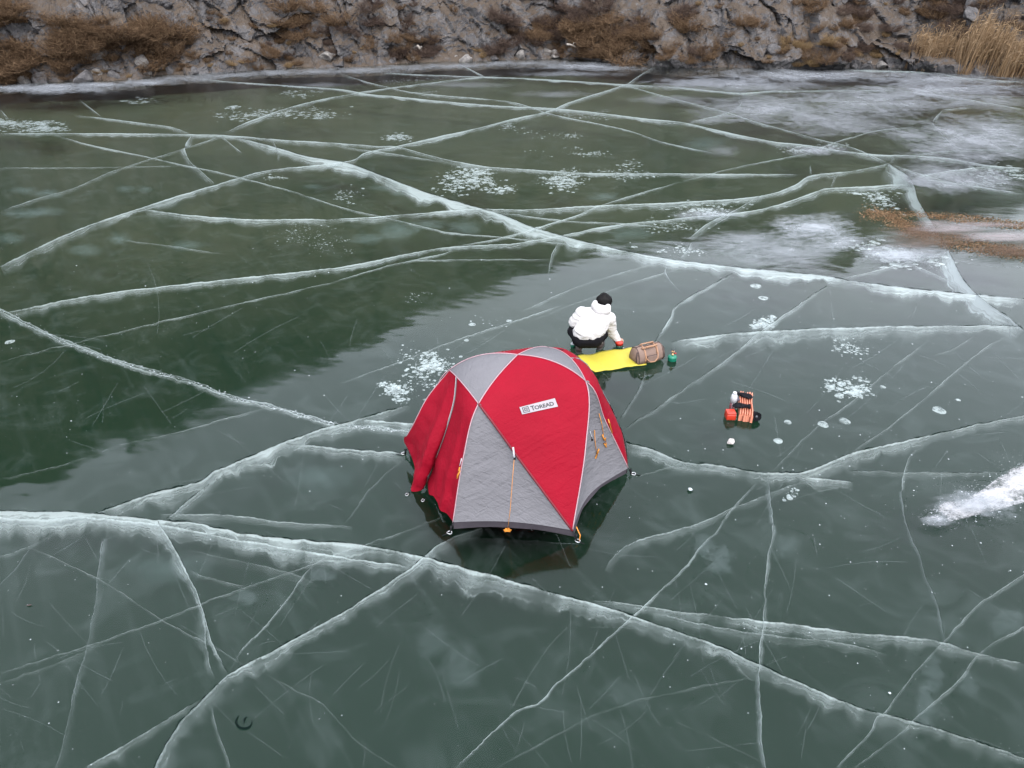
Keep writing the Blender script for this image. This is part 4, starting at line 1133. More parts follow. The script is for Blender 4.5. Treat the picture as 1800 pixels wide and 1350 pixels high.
# roof arcs belly upward a little
def belly(c, k):
    n = len(c) - 1
    return [p + Vector((0, 0, k * 4 * (i / n) * (1 - i / n))) for i, p in enumerate(c)]
def tame(c, k):
    n = len(c) - 1
    return [c[0].lerp(c[-1], i / n).lerp(p, k) for i, p in enumerate(c)]
e13, e36, e43, e32 = belly(tame(e13, .35), .012), belly(tame(e36, .25), .012), belly(tame(e43, .6), .04), belly(tame(e32, .5), .035)
e14, e26 = belly(tame(e14, .5), .015), belly(tame(e26, .45), .012)
def samp(c, t):
    x = t * (len(c) - 1); i = min(int(x), len(c) - 2); return c[i].lerp(c[i + 1], x - i)
def coons(bot, top, left, right, nu=30, nv=30, wrinkle=.006, seed=0, sag=0.0):
    """bot/top run along u, left/right along v"""
    P00, P10, P01, P11 = bot[0], bot[-1], top[0], top[-1]
    V, U, F = [], [], []
    for j in range(nv + 1):
        v = j / nv
        for i in range(nu + 1):
            u = i / nu
            s = samp(bot, u) * (1 - v) + samp(top, u) * v + samp(left, v) * (1 - u) + samp(right, v) * u \
                - (P00 * (1 - u) * (1 - v) + P10 * u * (1 - v) + P01 * (1 - u) * v + P11 * u * v)
            V.append(s); U.append((u, v))
    C = np.array([v_[:] for v_ in V])
    out = C - np.array((ctr.x, ctr.y, .3)); out /= np.linalg.norm(out, axis=1)[:, None]
    ed = np.array([min(u, 1 - u, .22) * min(v_, 1 - v_, .22) / .0484 for u, v_ in U])
    M = np.array(((.8, .25, -1.9), (-.3, .9, .6), (.5, .3, 4.2)))
    nz = fbm(C @ M.T * 2.2 + seed, 3, 90 + seed)
    C = C + out * (nz * wrinkle * ed - sag * np.sqrt(ed))[:, None]
    for j in range(nv):
        for i in range(nu):
            a = j * (nu + 1) + i
            F.append((a, a + 1, a + nu + 2, a + nu + 1))
    return [Vector(c) for c in C], F, U
def dot(p): return [p, p]
def panel(name, label, mat, bot, top, left, right, **kw):
    V, F, U = coons(bot, top, left, right, **kw)
    o = mesh_obj(name, V, F, mat, tent, True, U)
    if label: o['label'] = label
    return V, F, o
def hem(a, b, rise, inward, n=24):
    out = []
    for i in range(n + 1):
        t = i / n; p = a.lerp(b, t); k = 4 * t * (1 - t)
        c = Vector((ctr.x - p.x, ctr.y - p.y, 0)).normalized()
        out.append(p + c * inward * k + Vector((0, 0, rise * k)))
    return out
hAB, hBC = hem(fA, fB, .018, .04), hem(fB, fC, -.015, .13)
hEG, hGF, hCF = hem(fE, fG, .04, .08), hem(fG, fF, .04, .08), hem(fC, fF, .03, -.12)
kV, kF, kite = panel('roof_panel', 'large red kite-shaped front panel carrying the name patch', M_RED, eB1, e32[::-1], eB2, e13, nu=36, nv=36, seed=1, sag=.004)
panel('wall_panel', 'grey triangular front wall panel', M_GREY, hAB, dot(n1), eA, eB1, seed=2, wrinkle=.011, sag=.02)
panel('wall_panel', 'grey triangular right wall panel', M_GREY, hBC, dot(n2), eB2, eC, seed=3, wrinkle=.011, sag=.05)
panel('roof_panel', 'grey upper left roof panel', M_GREY, e14, dot(n3), e13, e43, seed=4, wrinkle=.005)
panel('roof_panel', 'grey upper right roof panel', M_GREY, e26, dot(n3), e32[::-1], e36[::-1], seed=5, wrinkle=.004)
panel('roof_panel', 'red kite-shaped rear panel', M_RED, eG4, e36[::-1], eG6, e43, seed=6)
panel('wall_panel', None, M_GREY, hEG, dot(n4), eE, eG4, seed=7)
panel('wall_panel', None, M_GREY, hGF, dot(n6), eG6, eF, seed=8)
# right-hand door (its zip stands along the outer edge)
dV, dF, door_r = panel('door', 'red door on the right side, seen edge-on', M_RED, hCF, e26, eC, eF, seed=9, sag=-.085)
# left-hand door: two loose flaps meeting at a zip
zt = samp(e14, .60)                                  # zip top, on the edge between the hubs n1 -> n4
def P3(px, py, z): return at(px, py, z)
zipb = P3(751, 845, .06)
zmid = [zt, aty(798.5, 707, zt.lerp(zipb, .25).y - .05), aty(784, 758, zt.lerp(zipb, .52).y - .09), aty(769, 799, zt.lerp(zipb, .76).y - .08), zipb]
zipc = catmull(zmid, 8)
botL = catmull([P3(710, 776, .20), P3(722, 800, .14), P3(729, 822, .10), P3(727, 842, .05), P3(722, 862, .012), P3(733, 864, .01), P3(744, 859, .03), zipb], 5)
topL = [samp(e14, 1 - .40 * t) for t in np.linspace(0, 1, 20)]          # n4 -> zip top
outL = catmull([P3(710, 776, .20), aty(728, 742, 6.28), aty(752, 697, 6.30), n4], 8)
lV, lF, lU = coons(botL, topL, outL, zipc[::-1], nu=30, nv=30, wrinkle=.012, seed=10)
# crumple the slack lower third
C = np.array([v[:] for v in lV]); vv = np.array([u[1] for u in lU])
C += (np.clip(.45 - vv, 0, 1) ** 1.2 * .11 * np.clip(vv * 12, 0, 1))[:, None] * np.stack([fbm(C * 6.5, 3, 201), fbm(C * 6.5, 3, 202), fbm(C * 6.5, 3, 203)], 1)
doorL = mesh_obj('door', [Vector(c) for c in C], lF, M_RED, tent, True, lU)
doorL['label'] = 'loose left red door flap with its hem dragged outward'
botR = catmull([zipb + Vector((.02, 0, 0)), P3(757, 868, .03), P3(764, 872, .07), P3(771, 884, .08), P3(775, 897, .07), P3(786, 903, .07), fA], 5)
topR = [samp(e14, .60 * (1 - t)) for t in np.linspace(0, 1, 20)]        # zip top -> n1
rV, rF, rU = coons(botR, topR, zipc[::-1], eA, nu=24, nv=30, wrinkle=.010, seed=12)
C = np.array([v[:] for v in rV]); vv = np.array([u[1] for u in rU]); uu = np.array([u[0] for u in rU])
C += (np.clip(.42 - vv, 0, 1) ** 1.2 * .12 * np.clip(vv * 12, 0, 1) * np.clip((1 - uu) * 4, 0, 1))[:, None] * np.stack([fbm(C * 7, 3, 211), fbm(C * 7, 3, 212), fbm(C * 7, 3, 213)], 1)
doorR = mesh_obj('door', [Vector(c) for c in C], rF, M_RED, tent, True, rU)
doorR['label'] = 'right red door flap with a crumpled hem beside the zip'
def strip(name, c, w, mat, parent, lift=.006):
    V, F = [], []
    for i, p in enumerate(c):
        t = (c[min(i + 1, len(c) - 1)] - c[max(i - 1, 0)]).normalized()
        o_ = (p - Vector((ctr.x, ctr.y, .3))).normalized()
        s = t.cross(o_).normalized()
        V += [p + o_ * lift - s * w, p + o_ * (lift + w * .5), p + o_ * lift + s * w]
    for i in range(len(c) - 1):
        F += [(3 * i, 3 * i + 3, 3 * i + 4, 3 * i + 1), (3 * i + 1, 3 * i + 4, 3 * i + 5, 3 * i + 2)]
    return mesh_obj(name, V, F, mat, parent, True)
strip('zip', zipc, .014, M_ZIP, doorL)
tube('zip_cord', [p + (p - Vector((ctr.x, ctr.y, .3))).normalized() * .012 for p in zipc], .004, M_PIPEG, doorL, 5)
zr = [samp(e26, .45).lerp(samp(hCF, .30), t) for t in np.linspace(0, 1, 14)]
DB = BVHTree.FromPolygons([tuple(v) for v in dV], dF)
strip('zip', [DB.find_nearest(p)[0] for p in zr], .014, M_ZIP, door_r)
# seams
def seam(c, mat, r=.0055, name='seam'):
    tube(name, [p + (p - Vector((ctr.x, ctr.y, .3))).normalized() * .004 for p in c], r, mat, tent, 5)
for c in (e13, e32, e36, e43): seam(c, M_PIPE)
for c in (eA, eB2, eC): seam(c, M_PIPE)
for c in (e14, e26): seam(c, M_PIPE, .005)
seam(eB1, M_REDSHADE, .011, 'pole_sleeve')
for c in (eE, eF, eG4, eG6): seam(c, M_PIPE)
tube('edge_binding', [p + Vector((.004, 0, 0)) for p in outL], .006, M_PIPE, tent, 5)
# black edge strip on the right outline
eo = [samp(e26, .75).lerp(samp(hCF, .12), t) for t in np.linspace(0, 1, 16)]
strip('edge_strip', [DB.find_nearest(p)[0] for p in eo], .012, M_BLACK, tent, .008)
# skirt of the inner tent between fly and ice
def skirt(a, b, ga, gb, h, inset=.05):
    n = len(h); top, bot = [], []
    for i, p in enumerate(h):
        t = i / (n - 1); c = Vector((ctr.x - p.x, ctr.y - p.y, 0)).normalized(); k = min(1, 4 * t * (1 - t) + .15)
        top.append(p + c * .012 + Vector((0, 0, .02)))
        g = ga.lerp(gb, t); g = g + c * (.02 + inset * k); g.z = .006 + .012 * k
        bot.append(g)
    V, F, U = coons(bot, top, [bot[0], top[0]], [bot[-1], top[-1]], nu=24, nv=6, wrinkle=.006, seed=20)
    mesh_obj('skirt', V, F, M_SKIRT, tent, True, U)
skirt(fA, fB, gA, gB, hAB, .06); skirt(fB, fC, gB, gC, hBC, .13); skirt(fE, fG, gE, gG, hEG, .08); skirt(fG, fF, gG, gF, hGF, .08)
gD = at(720, 866)
lk = [fA.lerp(fE, t) for t in np.linspace(0, 1, 25)]
skirt(fA, fE, gA, gE, lk, .10); skirt(fC, fF, gC, gF, hCF, .05)
# the hex groundsheet
fl = [g * 1.0 + (Vector((ctr.x, ctr.y, 0)) - g).normalized() * .24 + Vector((0, 0, .012)) for g in (gA, gB, gC, gF, gG, gE)]
mesh_obj('groundsheet', fl, [tuple(range(6))], M_SKIRT, tent)
# corner feet, pegs, webbing
def foot(g, f, side):
    o = (g - Vector((ctr.x, ctr.y, 0))); o.z = 0; o.normalize()
    tube('corner_strap', [f + Vector((0, 0, .01)), f.lerp(g, .6) + o * .012, g + o * .02 + Vector((0, 0, .012))], [.008, .008, .009], M_BLACK, tent, 6, .5)
    tube('pole_tip', [g + Vector((0, 0, .07)) + o * .004, g + o * .012 + Vector((0, 0, .004))], [.011, .008], M_BLACK, tent, 8)
    c = g + o * .035 + Vector((0, 0, .012))
    ring = [c + Vector((math.cos(a) * .024, math.sin(a) * .020, .004 * math.sin(a * 2))) for a in np.linspace(0, 6.28, 13)]
    tube('peg_ring', ring, .004, M_METAL, tent, 5)
    tube('peg_loop', [g + o * .02 + Vector((0, 0, .015)), g + o * .05 + Vector((side * .03, -.01, .006)), g + o * .06 + Vector((side * .05, -.015, .004))], .005, M_BLACK, tent, 5)
for g, f, s in ((gA, fA, -1), (gB, fB, 1), (gC, fC, 1), (gE, fE, -1), (gF, fF, 1), (gG, fG, -1)): foot(g, f, s)
for g in (at(721, 867), at(749, 877)):
    tube('peg_loop', [g + Vector((0, 0, .012)), g + Vector((-.03, -.02, .006)), g + Vector((-.045, -.03, .004))], .005, M_BLACK, tent, 5)
    ring = [g + Vector((-.03, -.03, .008)) + Vector((math.cos(a) * .015, math.sin(a) * .02, 0)) for a in np.linspace(0, 6.28, 11)]
    tube('peg_ring', ring, .0035, M_METAL, tent, 5)
# hub clips on the poles
for h_ in (n1, n2, n4, n6, n3):
    o_ = (h_ - Vector((ctr.x, ctr.y, .3))).normalized()
    if h_ is n3: continue
    tube('hub_clip', [h_ + o_ * .012 + Vector((-.012, 0, -.012)), h_ + o_ * .015 + Vector((.014, 0, -.014)), h_ + o_ * .013 + Vector((.03, 0, -.022))], [.007, .009, .006], M_ZIP, tent, 6)
# name patch
KB = BVHTree.FromPolygons([tuple(v) for v in kV], kF)
def on_kite(px, py): return KB.ray_cast(Vector((0, 0, CAM_H)), ray(px, py).normalized())[0]
qc = [on_kite(*p) for p in ((917.5, 728.5), (980.7, 714.8), (975, 700), (912.6, 716.0))]      # bl br tr tl
def on_patch(u, v, lift):
    p = (qc[0] * (1 - u) + qc[1] * u) * (1 - v) + (qc[3] * (1 - u) + qc[2] * u) * v
    h_ = KB.find_nearest(p)
    n_ = h_[1] if h_[1].dot(Vector((0, -1, .5))) > 0 else -h_[1]
    return h_[0] + n_ * lift
def patch_grid(u0, u1, v0, v1, lift, nu, nv):
    V = [on_patch(u0 + (u1 - u0) * i / nu, v0 + (v1 - v0) * j / nv, lift) for j in range(nv + 1) for i in range(nu + 1)]
    F = [(j * (nu + 1) + i, j * (nu + 1) + i + 1, (j + 1) * (nu + 1) + i + 1, (j + 1) * (nu + 1) + i) for j in range(nv) for i in range(nu)]
    return V, F
M_PATCH = simple('grey_patch', (0.23, 0.205, 0.22), 0.6, 0.06, 30, 0)
M_INK = simple('dark_print', (0.02, 0.02, 0.023), 0.6, 0.15, 30, 0)
V, F = patch_grid(0, 1, 0, 1, .009, 24, 8)
patch = mesh_obj('name_patch', V, F, M_PATCH, tent, True)
patch['label'] = 'grey name patch reading TOREAD in dark letters'
def text_on_patch(txt, u0, v0, hgt, width_u, bold=0.0):
    cu = bpy.data.curves.new('t', 'FONT'); cu.body = txt; cu.size = 1.0; cu.resolution_u = 4; cu.offset = bold; cu.fill_mode = 'FRONT'
    ob = bpy.data.objects.new('t', cu); COL.objects.link(ob)
    me = bpy.data.meshes.new_from_object(ob.evaluated_get(bpy.context.evaluated_depsgraph_get()))
    bpy.data.objects.remove(ob)
    co = np.array([v.co[:] for v in me.vertices])
    mn, mxx = co.min(0), co.max(0)
    V = [on_patch(u0 + (c[0] - mn[0]) / (mxx[0] - mn[0]) * width_u, v0 + (c[1] - mn[1]) / (mxx[1] - mn[1]) * hgt, .0115) for c in co]
    return V, [tuple(p.vertices) for p in me.polygons]
try:
    V, F = text_on_patch('T', .285, .20, .60, .105, .03); mesh_obj('lettering', V, F, M_INK, patch)
    V, F = text_on_patch('OREAD', .385, .22, .48, .535, .03); mesh_obj('lettering', V, F, M_INK, patch)
except Exception as ex:
    print('text failed', ex)
def bar(u0, u1, v0, v1, name='emblem'):
    V, F = patch_grid(u0, u1, v0, v1, .0115, 4, 3); return V, F
def joinb(bars):
    V, F = [], []
    for b_ in bars:
        v, f = bar(*b_); k = len(V); V += v; F += [tuple(i + k for i in q) for q in f]
    return V, F
V, F = joinb([(.055, .235, .80, .87), (.055, .235, .14, .21), (.055, .075, .21, .80), (.215, .235, .21, .80),
              (.098, .195, .63, .71), (.098, .118, .32, .63), (.118, .195, .32, .40), (.178, .195, .52, .63), (.135, .195, .47, .53)])
mesh_obj('emblem', V, F, M_INK, patch)
# guy lines and toggles
def bow(c, r, parent, seed):
    rg = random.Random(seed)
    pts = []
    for k in range(34):
        a = k * 1.9; pts.append(c + Vector((math.cos(a) * r * (1 + .4 * rg.random()), math.sin(a * 1.3) * r * .6, r * .35 * (1 + math.sin(a * .7)))))
    tube('cord_bundle', pts, .0045, M_ORANGE, parent, 5)
wf = aty(902, 786, 5.44); wf2 = aty(904, 805, 5.395)
tube('toggle_strap', [wf, wf2], .008, M_WHITEW, tent, 6, .5)
rbox('toggle', (.024, .018, .022), Matrix.Translation(wf2 + Vector((.004, 0, -.005))), M_BLACK, tent, .004)
g0 = at(892, 934, .012)
tube('guy_line', [wf2, aty(901, 840, 5.34), aty(897, 895, 5.24), g0], .0027, M_ORANGE, tent, 5)
bow(g0 + Vector((0, 0, .005)), .030, tent, 1)
# right side cords
RB = BVHTree.FromPolygons(*[x for x in coons(hBC, dot(n2), eB2, eC, sag=.05)[:2]])
def on_r(px, py, lift=.02):
    h_ = RB.ray_cast(Vector((0, 0, CAM_H)), ray(px, py).normalized())
    p = h_[0] if h_[0] is not None else aty(px, py, 6.0)
    return p - ray(px, py).normalized() * lift
tube('guy_line', [on_r(1053, 727), on_r(1058, 745), on_r(1061, 765)], .0035, M_ORANGE, tent, 5)
tube('cord_bundle', [on_r(1059, 764), on_r(1062, 774, .03), on_r(1064, 770), on_r(1066, 782, .03), on_r(1062, 779), on_r(1066, 786)], .008, M_ORANGE, tent, 6)
tube('guy_line', [on_r(1045, 756), on_r(1046, 775), on_r(1048, 792)], .0035, M_ORANGE, tent, 5)
tube('cord_bundle', [on_r(1053, 789), on_r(1049, 797, .03), on_r(1052, 792), on_r(1047, 806, .03), on_r(1049, 800)], .008, M_ORANGE, tent, 6)
tube('toggle_strap', [on_r(1037, 758), on_r(1041, 771)], .007, M_WHITEW, tent, 6, .5)
rbox('toggle', (.022, .018, .018), Matrix.Translation(on_r(1041, 773)), M_BLACK, tent, .004)
rb_ = [DB.ray_cast(Vector((0, 0, CAM_H)), ray(x, y).normalized())[0] for x, y in ((1069, 737), (1073, 748), (1076, 761))]
if all(p is not None for p in rb_):
    tube('cord_bundle', [p - ray(1072, 748).normalized() * .02 for p in (rb_[0], rb_[1], rb_[0].lerp(rb_[1], .5), rb_[2])], .007, M_ORANGE, tent, 6)
# left cord bundle at seam A
la = samp(eA, .45) + Vector((-.02, -.05, 0))
tube('cord_bundle', [la, la + Vector((-.012, -.01, -.04)), la + Vector((.0, -.012, -.03)), la + Vector((-.02, -.012, -.08)), la + Vector((-.028, -.012, -.12))], .008, M_ORANGE, tent, 6)
tube('toggle_strap', [la + Vector((.02, 0, .10)), la + Vector((.0, -.005, .02))], .007, M_WHITEW, tent, 6, .5)
tube('guy_line', [fB + Vector((.035, -.005, .05)), gB + Vector((.04, 0, .05)), gB + Vector((.03, -.03, .01))], .005, M_ORANGE, tent, 5)

# ================================================================== SQUATTING PERSON
M_SKIN = simple('skin', (0.34, 0.20, 0.145), 0.55, 0.06, 25, 0.001)
M_JACKET = simple('white_puffer', (0.43, 0.41, 0.40), 0.75, 0.03, 6, 0.05, bscale=10, spec=.1)
M_PANTS = simple('black_trousers', (0.006, 0.0055, 0.007), 0.85, 0.2, 20, 0.006, spec=.08)
M_SHOE = simple('brown_shoe', (0.045, 0.030, 0.026), 0.6, 0.2, 30, 0.003)
M_SOLE = simple('shoe_sole', (0.05, 0.045, 0.04), 0.7, 0.2, 30, 0.001)
M_SOCK = simple('pale_sock', (0.42, 0.38, 0.35), 0.8, 0.08, 40, 0.002)
M_HAIR = simple('black_hair', (0.0035, 0.003, 0.003), 0.55, 0.3, 60, 0.004, bscale=70, spec=.1)
M_LIP = simple('lips', (0.45, 0.16, 0.14), 0.5, 0.05, 20, 0)
hips = aty(1033, 588, 8.74)
shoe_l, shoe_r = at(1017, 618), at(1054, 612)
person = empty('person', Vector((1.06, 8.85, 0)), 'person in white hooded jacket and black trousers squatting on the ice behind the tent', 'person')
neck = aty(1056, 549, 9.0); head = aty(1061.5, 530, 9.08)
shL = aty(1024, 551, 8.93); shR = aty(1070, 560, 8.97)
elL = aty(1010.5, 566, 8.95); haL = elL + Vector((.10, .22, -.10))
elR = aty(1074, 582, 9.03); wrR = aty(1086, 597.5, 9.05)
knL = aty(1007, 582, 8.99); knR = aty(1062, 583, 9.08)
anL = shoe_l + Vector((0, .0, .09)); anR = shoe_r + Vector((0, 0, .09))
mid = hips.lerp(neck, .5)
# hand: palm and five fingers closed on the pot's rim
pot_c = at(1088, 611)
hp = wrR + Vector((.035, .02, -.012))
caps = [(head + Vector((0, 0, .01)), .082, head + Vector((.012, .022, -.055)), .066), (head, .05, neck, .05), (neck, .06, mid, .10), (mid, .10, hips + Vector((0, .02, 0)), .10),
        (shL, .055, elL, .042), (elL, .042, haL, .03), (shR, .055, elR, .042), (elR, .042, wrR, .028),
        (hips + Vector((-.07, 0, -.02)), .085, knL, .06), (knL, .055, anL, .04), (hips + Vector((.07, 0, -.02)), .085, knR, .06), (knR, .055, anR, .04),
        (wrR, .026, hp, .03), (haL, .028, haL + Vector((.03, .05, -.02)), .028),
        (head + Vector((.025, .09, -.02)), .012, head + Vector((.027, .10, -.035)), .014),              # nose
        (head + Vector((-.082, .01, -.01)), .012, head + Vector((-.082, .012, -.03)), .010), (head + Vector((.084, .01, -.01)), .012, head + Vector((.084, .012, -.03)), .010)]
for k, (dx, ln) in enumerate(((-.022, .040), (-.008, .046), (.007, .044), (.021, .036))):
    b0 = hp + Vector((.018, dx + .012, .0)); b1 = b0 + Vector((.024, .004, -.010)); b2 = b1 + Vector((.006, .002, -ln * .6))
    caps += [(b0, .009, b1, .0085), (b1, .0085, b2, .0075)]
t0 = hp + Vector((-.002, -.022, -.004)); caps += [(t0, .011, t0 + Vector((.016, -.016, -.014)), .0095), (t0 + Vector((.016, -.016, -.014)), .0095, t0 + Vector((.030, -.012, -.028)), .008)]
for k in range(4):
    b0 = haL + Vector((.035 + .008 * k, .075 - .010 * k, -.02)); caps.append((b0, .009, b0 + Vector((.02, .03, -.028)), .0075))
caps.append((haL + Vector((.03, .03, -.01)), .010, haL + Vector((.055, .04, .005)), .008))
body = blob('body', caps, .0065, M_SKIN, person, 3)
# jacket: puffy torso, sleeves, hood lying on the shoulders
jc = [(neck.lerp(mid, .25) + Vector((-.045, -.02, -.02)), .125, mid + Vector((-.04, -.01, 0)), .155), (neck.lerp(mid, .3) + Vector((.045, -.01, -.03)), .12, mid + Vector((.05, 0, 0)), .15),
      (mid + Vector((-.05, -.01, -.01)), .15, hips + Vector((-.06, -.005, .03)), .142), (mid + Vector((.05, 0, -.01)), .15, hips + Vector((.06, .0, .035)), .138),
      (shL, .095, elL, .082), (elL, .080, haL + Vector((-.02, -.04, .02)), .055), (shL, .09, neck + Vector((-.04, 0, -.03)), .09),
      (shR + Vector((.01, 0, 0)), .088, elR, .072), (elR, .072, wrR + Vector((-.012, -.012, .012)), .05), (shR, .09, neck + Vector((.03, 0, -.04)), .09)]
jacket = blob('jacket', jc, .011, M_JACKET, person, 4, .007)
hd = aty(1056, 541, 8.94)
hood = blob('hood', [(hd + Vector((-.085, .0, .035)), .048, hd + Vector((-.02, -.045, -.01)), .072), (hd + Vector((-.02, -.045, -.01)), .075, hd + Vector((.075, -.03, -.025)), .062),
                     (hd + Vector((.075, -.03, -.025)), .06, hd + Vector((.10, .03, .0)), .042), (hd + Vector((-.085, .0, .035)), .045, hd + Vector((-.07, .06, .05)), .035)], .010, M_JACKET, jacket, 4)
blob('trousers', [(hips + Vector((-.085, -.012, -.055)), .132, hips + Vector((.085, -.012, -.055)), .132), (hips + Vector((-.08, .0, -.05)), .12, knL, .082), (knL, .080, anL + Vector((0, .005, .035)), .058),
                  (hips + Vector((.08, 0, -.05)), .12, knR, .082), (knR, .080, anR + Vector((0, .005, .035)), .058)], .012, M_PANTS, person, 4)
for g, dr in ((shoe_l, Vector((-.02, 1, 0))), (shoe_r, Vector((.35, 1, 0)))):
    dr = dr.normalized()
    blob('shoe', [(g + Vector((0, 0, .058)) - dr * .03, .044, g + dr * .06 + Vector((0, 0, .045)), .044), (g + dr * .06 + Vector((0, 0, .044)), .043, g + dr * .16 + Vector((0, 0, .036)), .032), (g + Vector((0, 0, .075)) - dr * .02, .040, g + Vector((0, 0, .095)) - dr * .005, .042)], .008, M_SHOE, person, 3)
    sid = Vector((dr.y, -dr.x, 0))
    ol = [g - dr * .075, g - dr * .055 + sid * .036, g + dr * .06 + sid * .046, g + dr * .15 + sid * .036, g + dr * .195, g + dr * .15 - sid * .036, g + dr * .06 - sid * .046, g - dr * .055 - sid * .036]
    ol = catmull(ol + [ol[0]], 3)[:-1]; m_ = len(ol)
    mesh_obj('shoe_sole', [p + Vector((0, 0, .003)) for p in ol] + [p + Vector((0, 0, .024)) for p in ol], [tuple(range(m_))[::-1], tuple(range(m_, 2 * m_))] + [(k, (k + 1) % m_, m_ + (k + 1) % m_, m_ + k) for k in range(m_)], M_SOLE, person)
    tube('sock', [g + Vector((0, 0, .09)) - dr * .012, g + Vector((0, 0, .145)) - dr * .006], [.045, .046], M_SOCK, person, 12)
hair = blob('hair', [(head + Vector((0, -.008, .024)), .088, head + Vector((0, -.03, -.03)), .078), (head + Vector((.03, -.01, .02)), .085, head + Vector((.045, -.01, -.05)), .055), (head + Vector((-.03, -.01, .02)), .085, head + Vector((-.045, -.01, -.05)), .055), (head + Vector((0, .05, .05)), .05, head + Vector((.0, .0, .06)), .07)], .008, M_HAIR, person, 3)
M_EYE = simple('eye', (0.02, 0.015, 0.012), 0.2, 0, 10, 0)
for s in (-1, 1):
    lathe('eye', [(.001, -.004), (.010, 0), (.001, .004)], head + Vector((.014 + s * .03, .078, -.005)), M_EYE, person, 10, Matrix.Rotation(R(90), 3, 'X'))
tube('mouth', [head + Vector((-.005, .070, -.066)), head + Vector((.014, .080, -.067)), head + Vector((.034, .072, -.066))], .005, M_LIP, person, 6)

# ================================================================== CAMP GEAR
M_GREEN = simple('green_canister', (0.006, 0.125, 0.075), 0.35, 0.08, 12, 0)
M_GREEND = simple('dark_green_canister', (0.012, 0.055, 0.036), 0.4, 0.08, 12, 0)
M_WHITE = simple('white_plastic', (0.42, 0.43, 0.44), 0.4, 0.04, 12, 0)
M_REDP = simple('red_enamel', (0.34, 0.022, 0.010), 0.3, 0.06, 12, 0)
M_BRASS = simple('brass', (0.50, 0.30, 0.16), 0.35, 0.1, 20, 0, metallic=0.8)
M_STEEL = simple('dark_steel', (0.10, 0.10, 0.11), 0.4, 0.1, 20, 0, metallic=0.7)
# gas canister with stove head, right of the bag
def canister(g, r, h, lab, body_m, top_m, head_kind):
    t = empty('gas_canister', g, lab, 'canister')
    lathe('can_body', [(r * .86, .004), (r * .97, .008), (r, .02), (r, h * .55), (r, h * .72), (r * .97, h * .80), (r * .80, h * .93), (r * .45, h)], g, body_m, t)
    lathe('shoulder_band', [(r * 1.004, h * .48), (r * 1.03, h * .50), (r * 1.03, h * .76), (r * 1.0, h * .78)], g, top_m, t)
    if head_kind:
        lathe('valve', [(.016, h - .005), (.016, h + .02), (.010, h + .022), (.010, h + .045), (.022, h + .05), (.022, h + .06)], g, M_BRASS, t, 14)
        tube('valve_knob', [g + Vector((.01, -.005, h + .03)), g + Vector((.045, -.012, h + .034))], [.005, .008], M_REDP, t, 8)
        for k in range(3):
            a = k * 2.094 + .4; d_ = Vector((math.cos(a), math.sin(a), 0))
            tube('pot_support', [g + d_ * .018 + Vector((0, 0, h + .05)), g + d_ * .035 + Vector((0, 0, h + .075)), g + d_ * .02 + Vector((0, 0, h + .095))], .004, M_STEEL, t, 5)
    else:
        lathe('cap', [(r * .62, h - .012), (r * .62, h + .014), (r * .55, h + .018), (r * .1, h + .019)], g, M_WHITE, t, 20)
        lathe('rim', [(r * .98, h * .86), (r * .99, h * .92), (r * .8, h * .99), (r * .7, h * .97)], g, M_WHITE, t, 24)
    return t
canister(at(1181, 634), .058, .085, 'bright green gas canister with small brass stove head, right of the brown bag', M_GREEN, M_GREEN, True)
canister(at(1007, 612), .034, .075, 'small green can with white lid at the left foot of the squatting person', M_GREEND, M_GREEN, False)
# cooking pot on its burner under the person's right hand
pot = empty('cooking_pot', pot_c, 'small orange-red pot on a dark green base under the right hand of the person', 'pot')
lathe('burner_base', [(.042, .003), (.047, .008), (.047, .035), (.040, .044), (.02, .046)], pot_c, M_GREEND, pot)
zt_ = .046
lathe('pot_body', [(.045, zt_), (.052, zt_ + .004), (.054, zt_ + .03), (.056, zt_ + .034), (.052, zt_ + .034), (.050, zt_ + .008)], pot_c, M_REDP, pot)
lathe('lid', [(.054, zt_ + .033), (.05, zt_ + .040), (.02, zt_ + .046), (.004, zt_ + .047)], pot_c, M_REDP, pot)
hk = pot_c + Vector((-.03, .05, zt_ + .02))
tube('handle', [hk + Vector((math.cos(a) * .025, .0, math.sin(a) * .085)) for a in np.linspace(-.3, 3.4, 12)], .007, M_BLACK, pot, 6)

# yellow mat
M_MAT = simple('yellow_foam', (0.36, 0.30, 0.028), 0.65, 0.05, 5, 0.006, bscale=26)
c00, c10, c01, c11 = at(1046, 657), at(1136, 643), at(1000, 630), at(1132, 610.5)
V, F, U = [], [], []
nu, nv = 46, 12
for s_ in (0, 1):
    for j in range(nv + 1):
        for i in range(nu + 1):
            u, v = i / nu, j / nv
            p = c00 * (1 - u) * (1 - v) + c10 * u * (1 - v) + c01 * (1 - u) * v + c11 * u * v
            e = .010 * math.sin(u * 13 + v * 1.2) * math.sin(math.pi * min(1, u * 1.25)) + .003 * math.sin(u * 31 + 2)
            p = p + Vector((0, e * 1.1 * (v - .5), 0))
            V.append(p + Vector((0, 0, .030 + max(-.02, e) - .010 * s_ - (.02 if u > .75 else 0) * (u - .75) * 2)))
q = (nu + 1) * (nv + 1)
for j in range(nv):
    for i in range(nu):
        a = j * (nu + 1) + i; F.append((a, a + 1, a + nu + 2, a + nu + 1)); F.append((q + a, q + a + nu + 1, q + a + nu + 2, q + a + 1))
ring = [i for i in range(nu + 1)] + [j * (nu + 1) + nu for j in range(1, nv + 1)] + [nv * (nu + 1) + i for i in range(nu - 1, -1, -1)] + [j * (nu + 1) for j in range(nv - 1, 0, -1)]
for a, b in zip(ring, ring[1:] + ring[:1]): F.append((a, q + a, q + b, b))
tag(mesh_obj('sleeping_mat', V, F, M_MAT, None, True), 'long yellow foam mat rippling on the ice between tent and bag', 'mat')

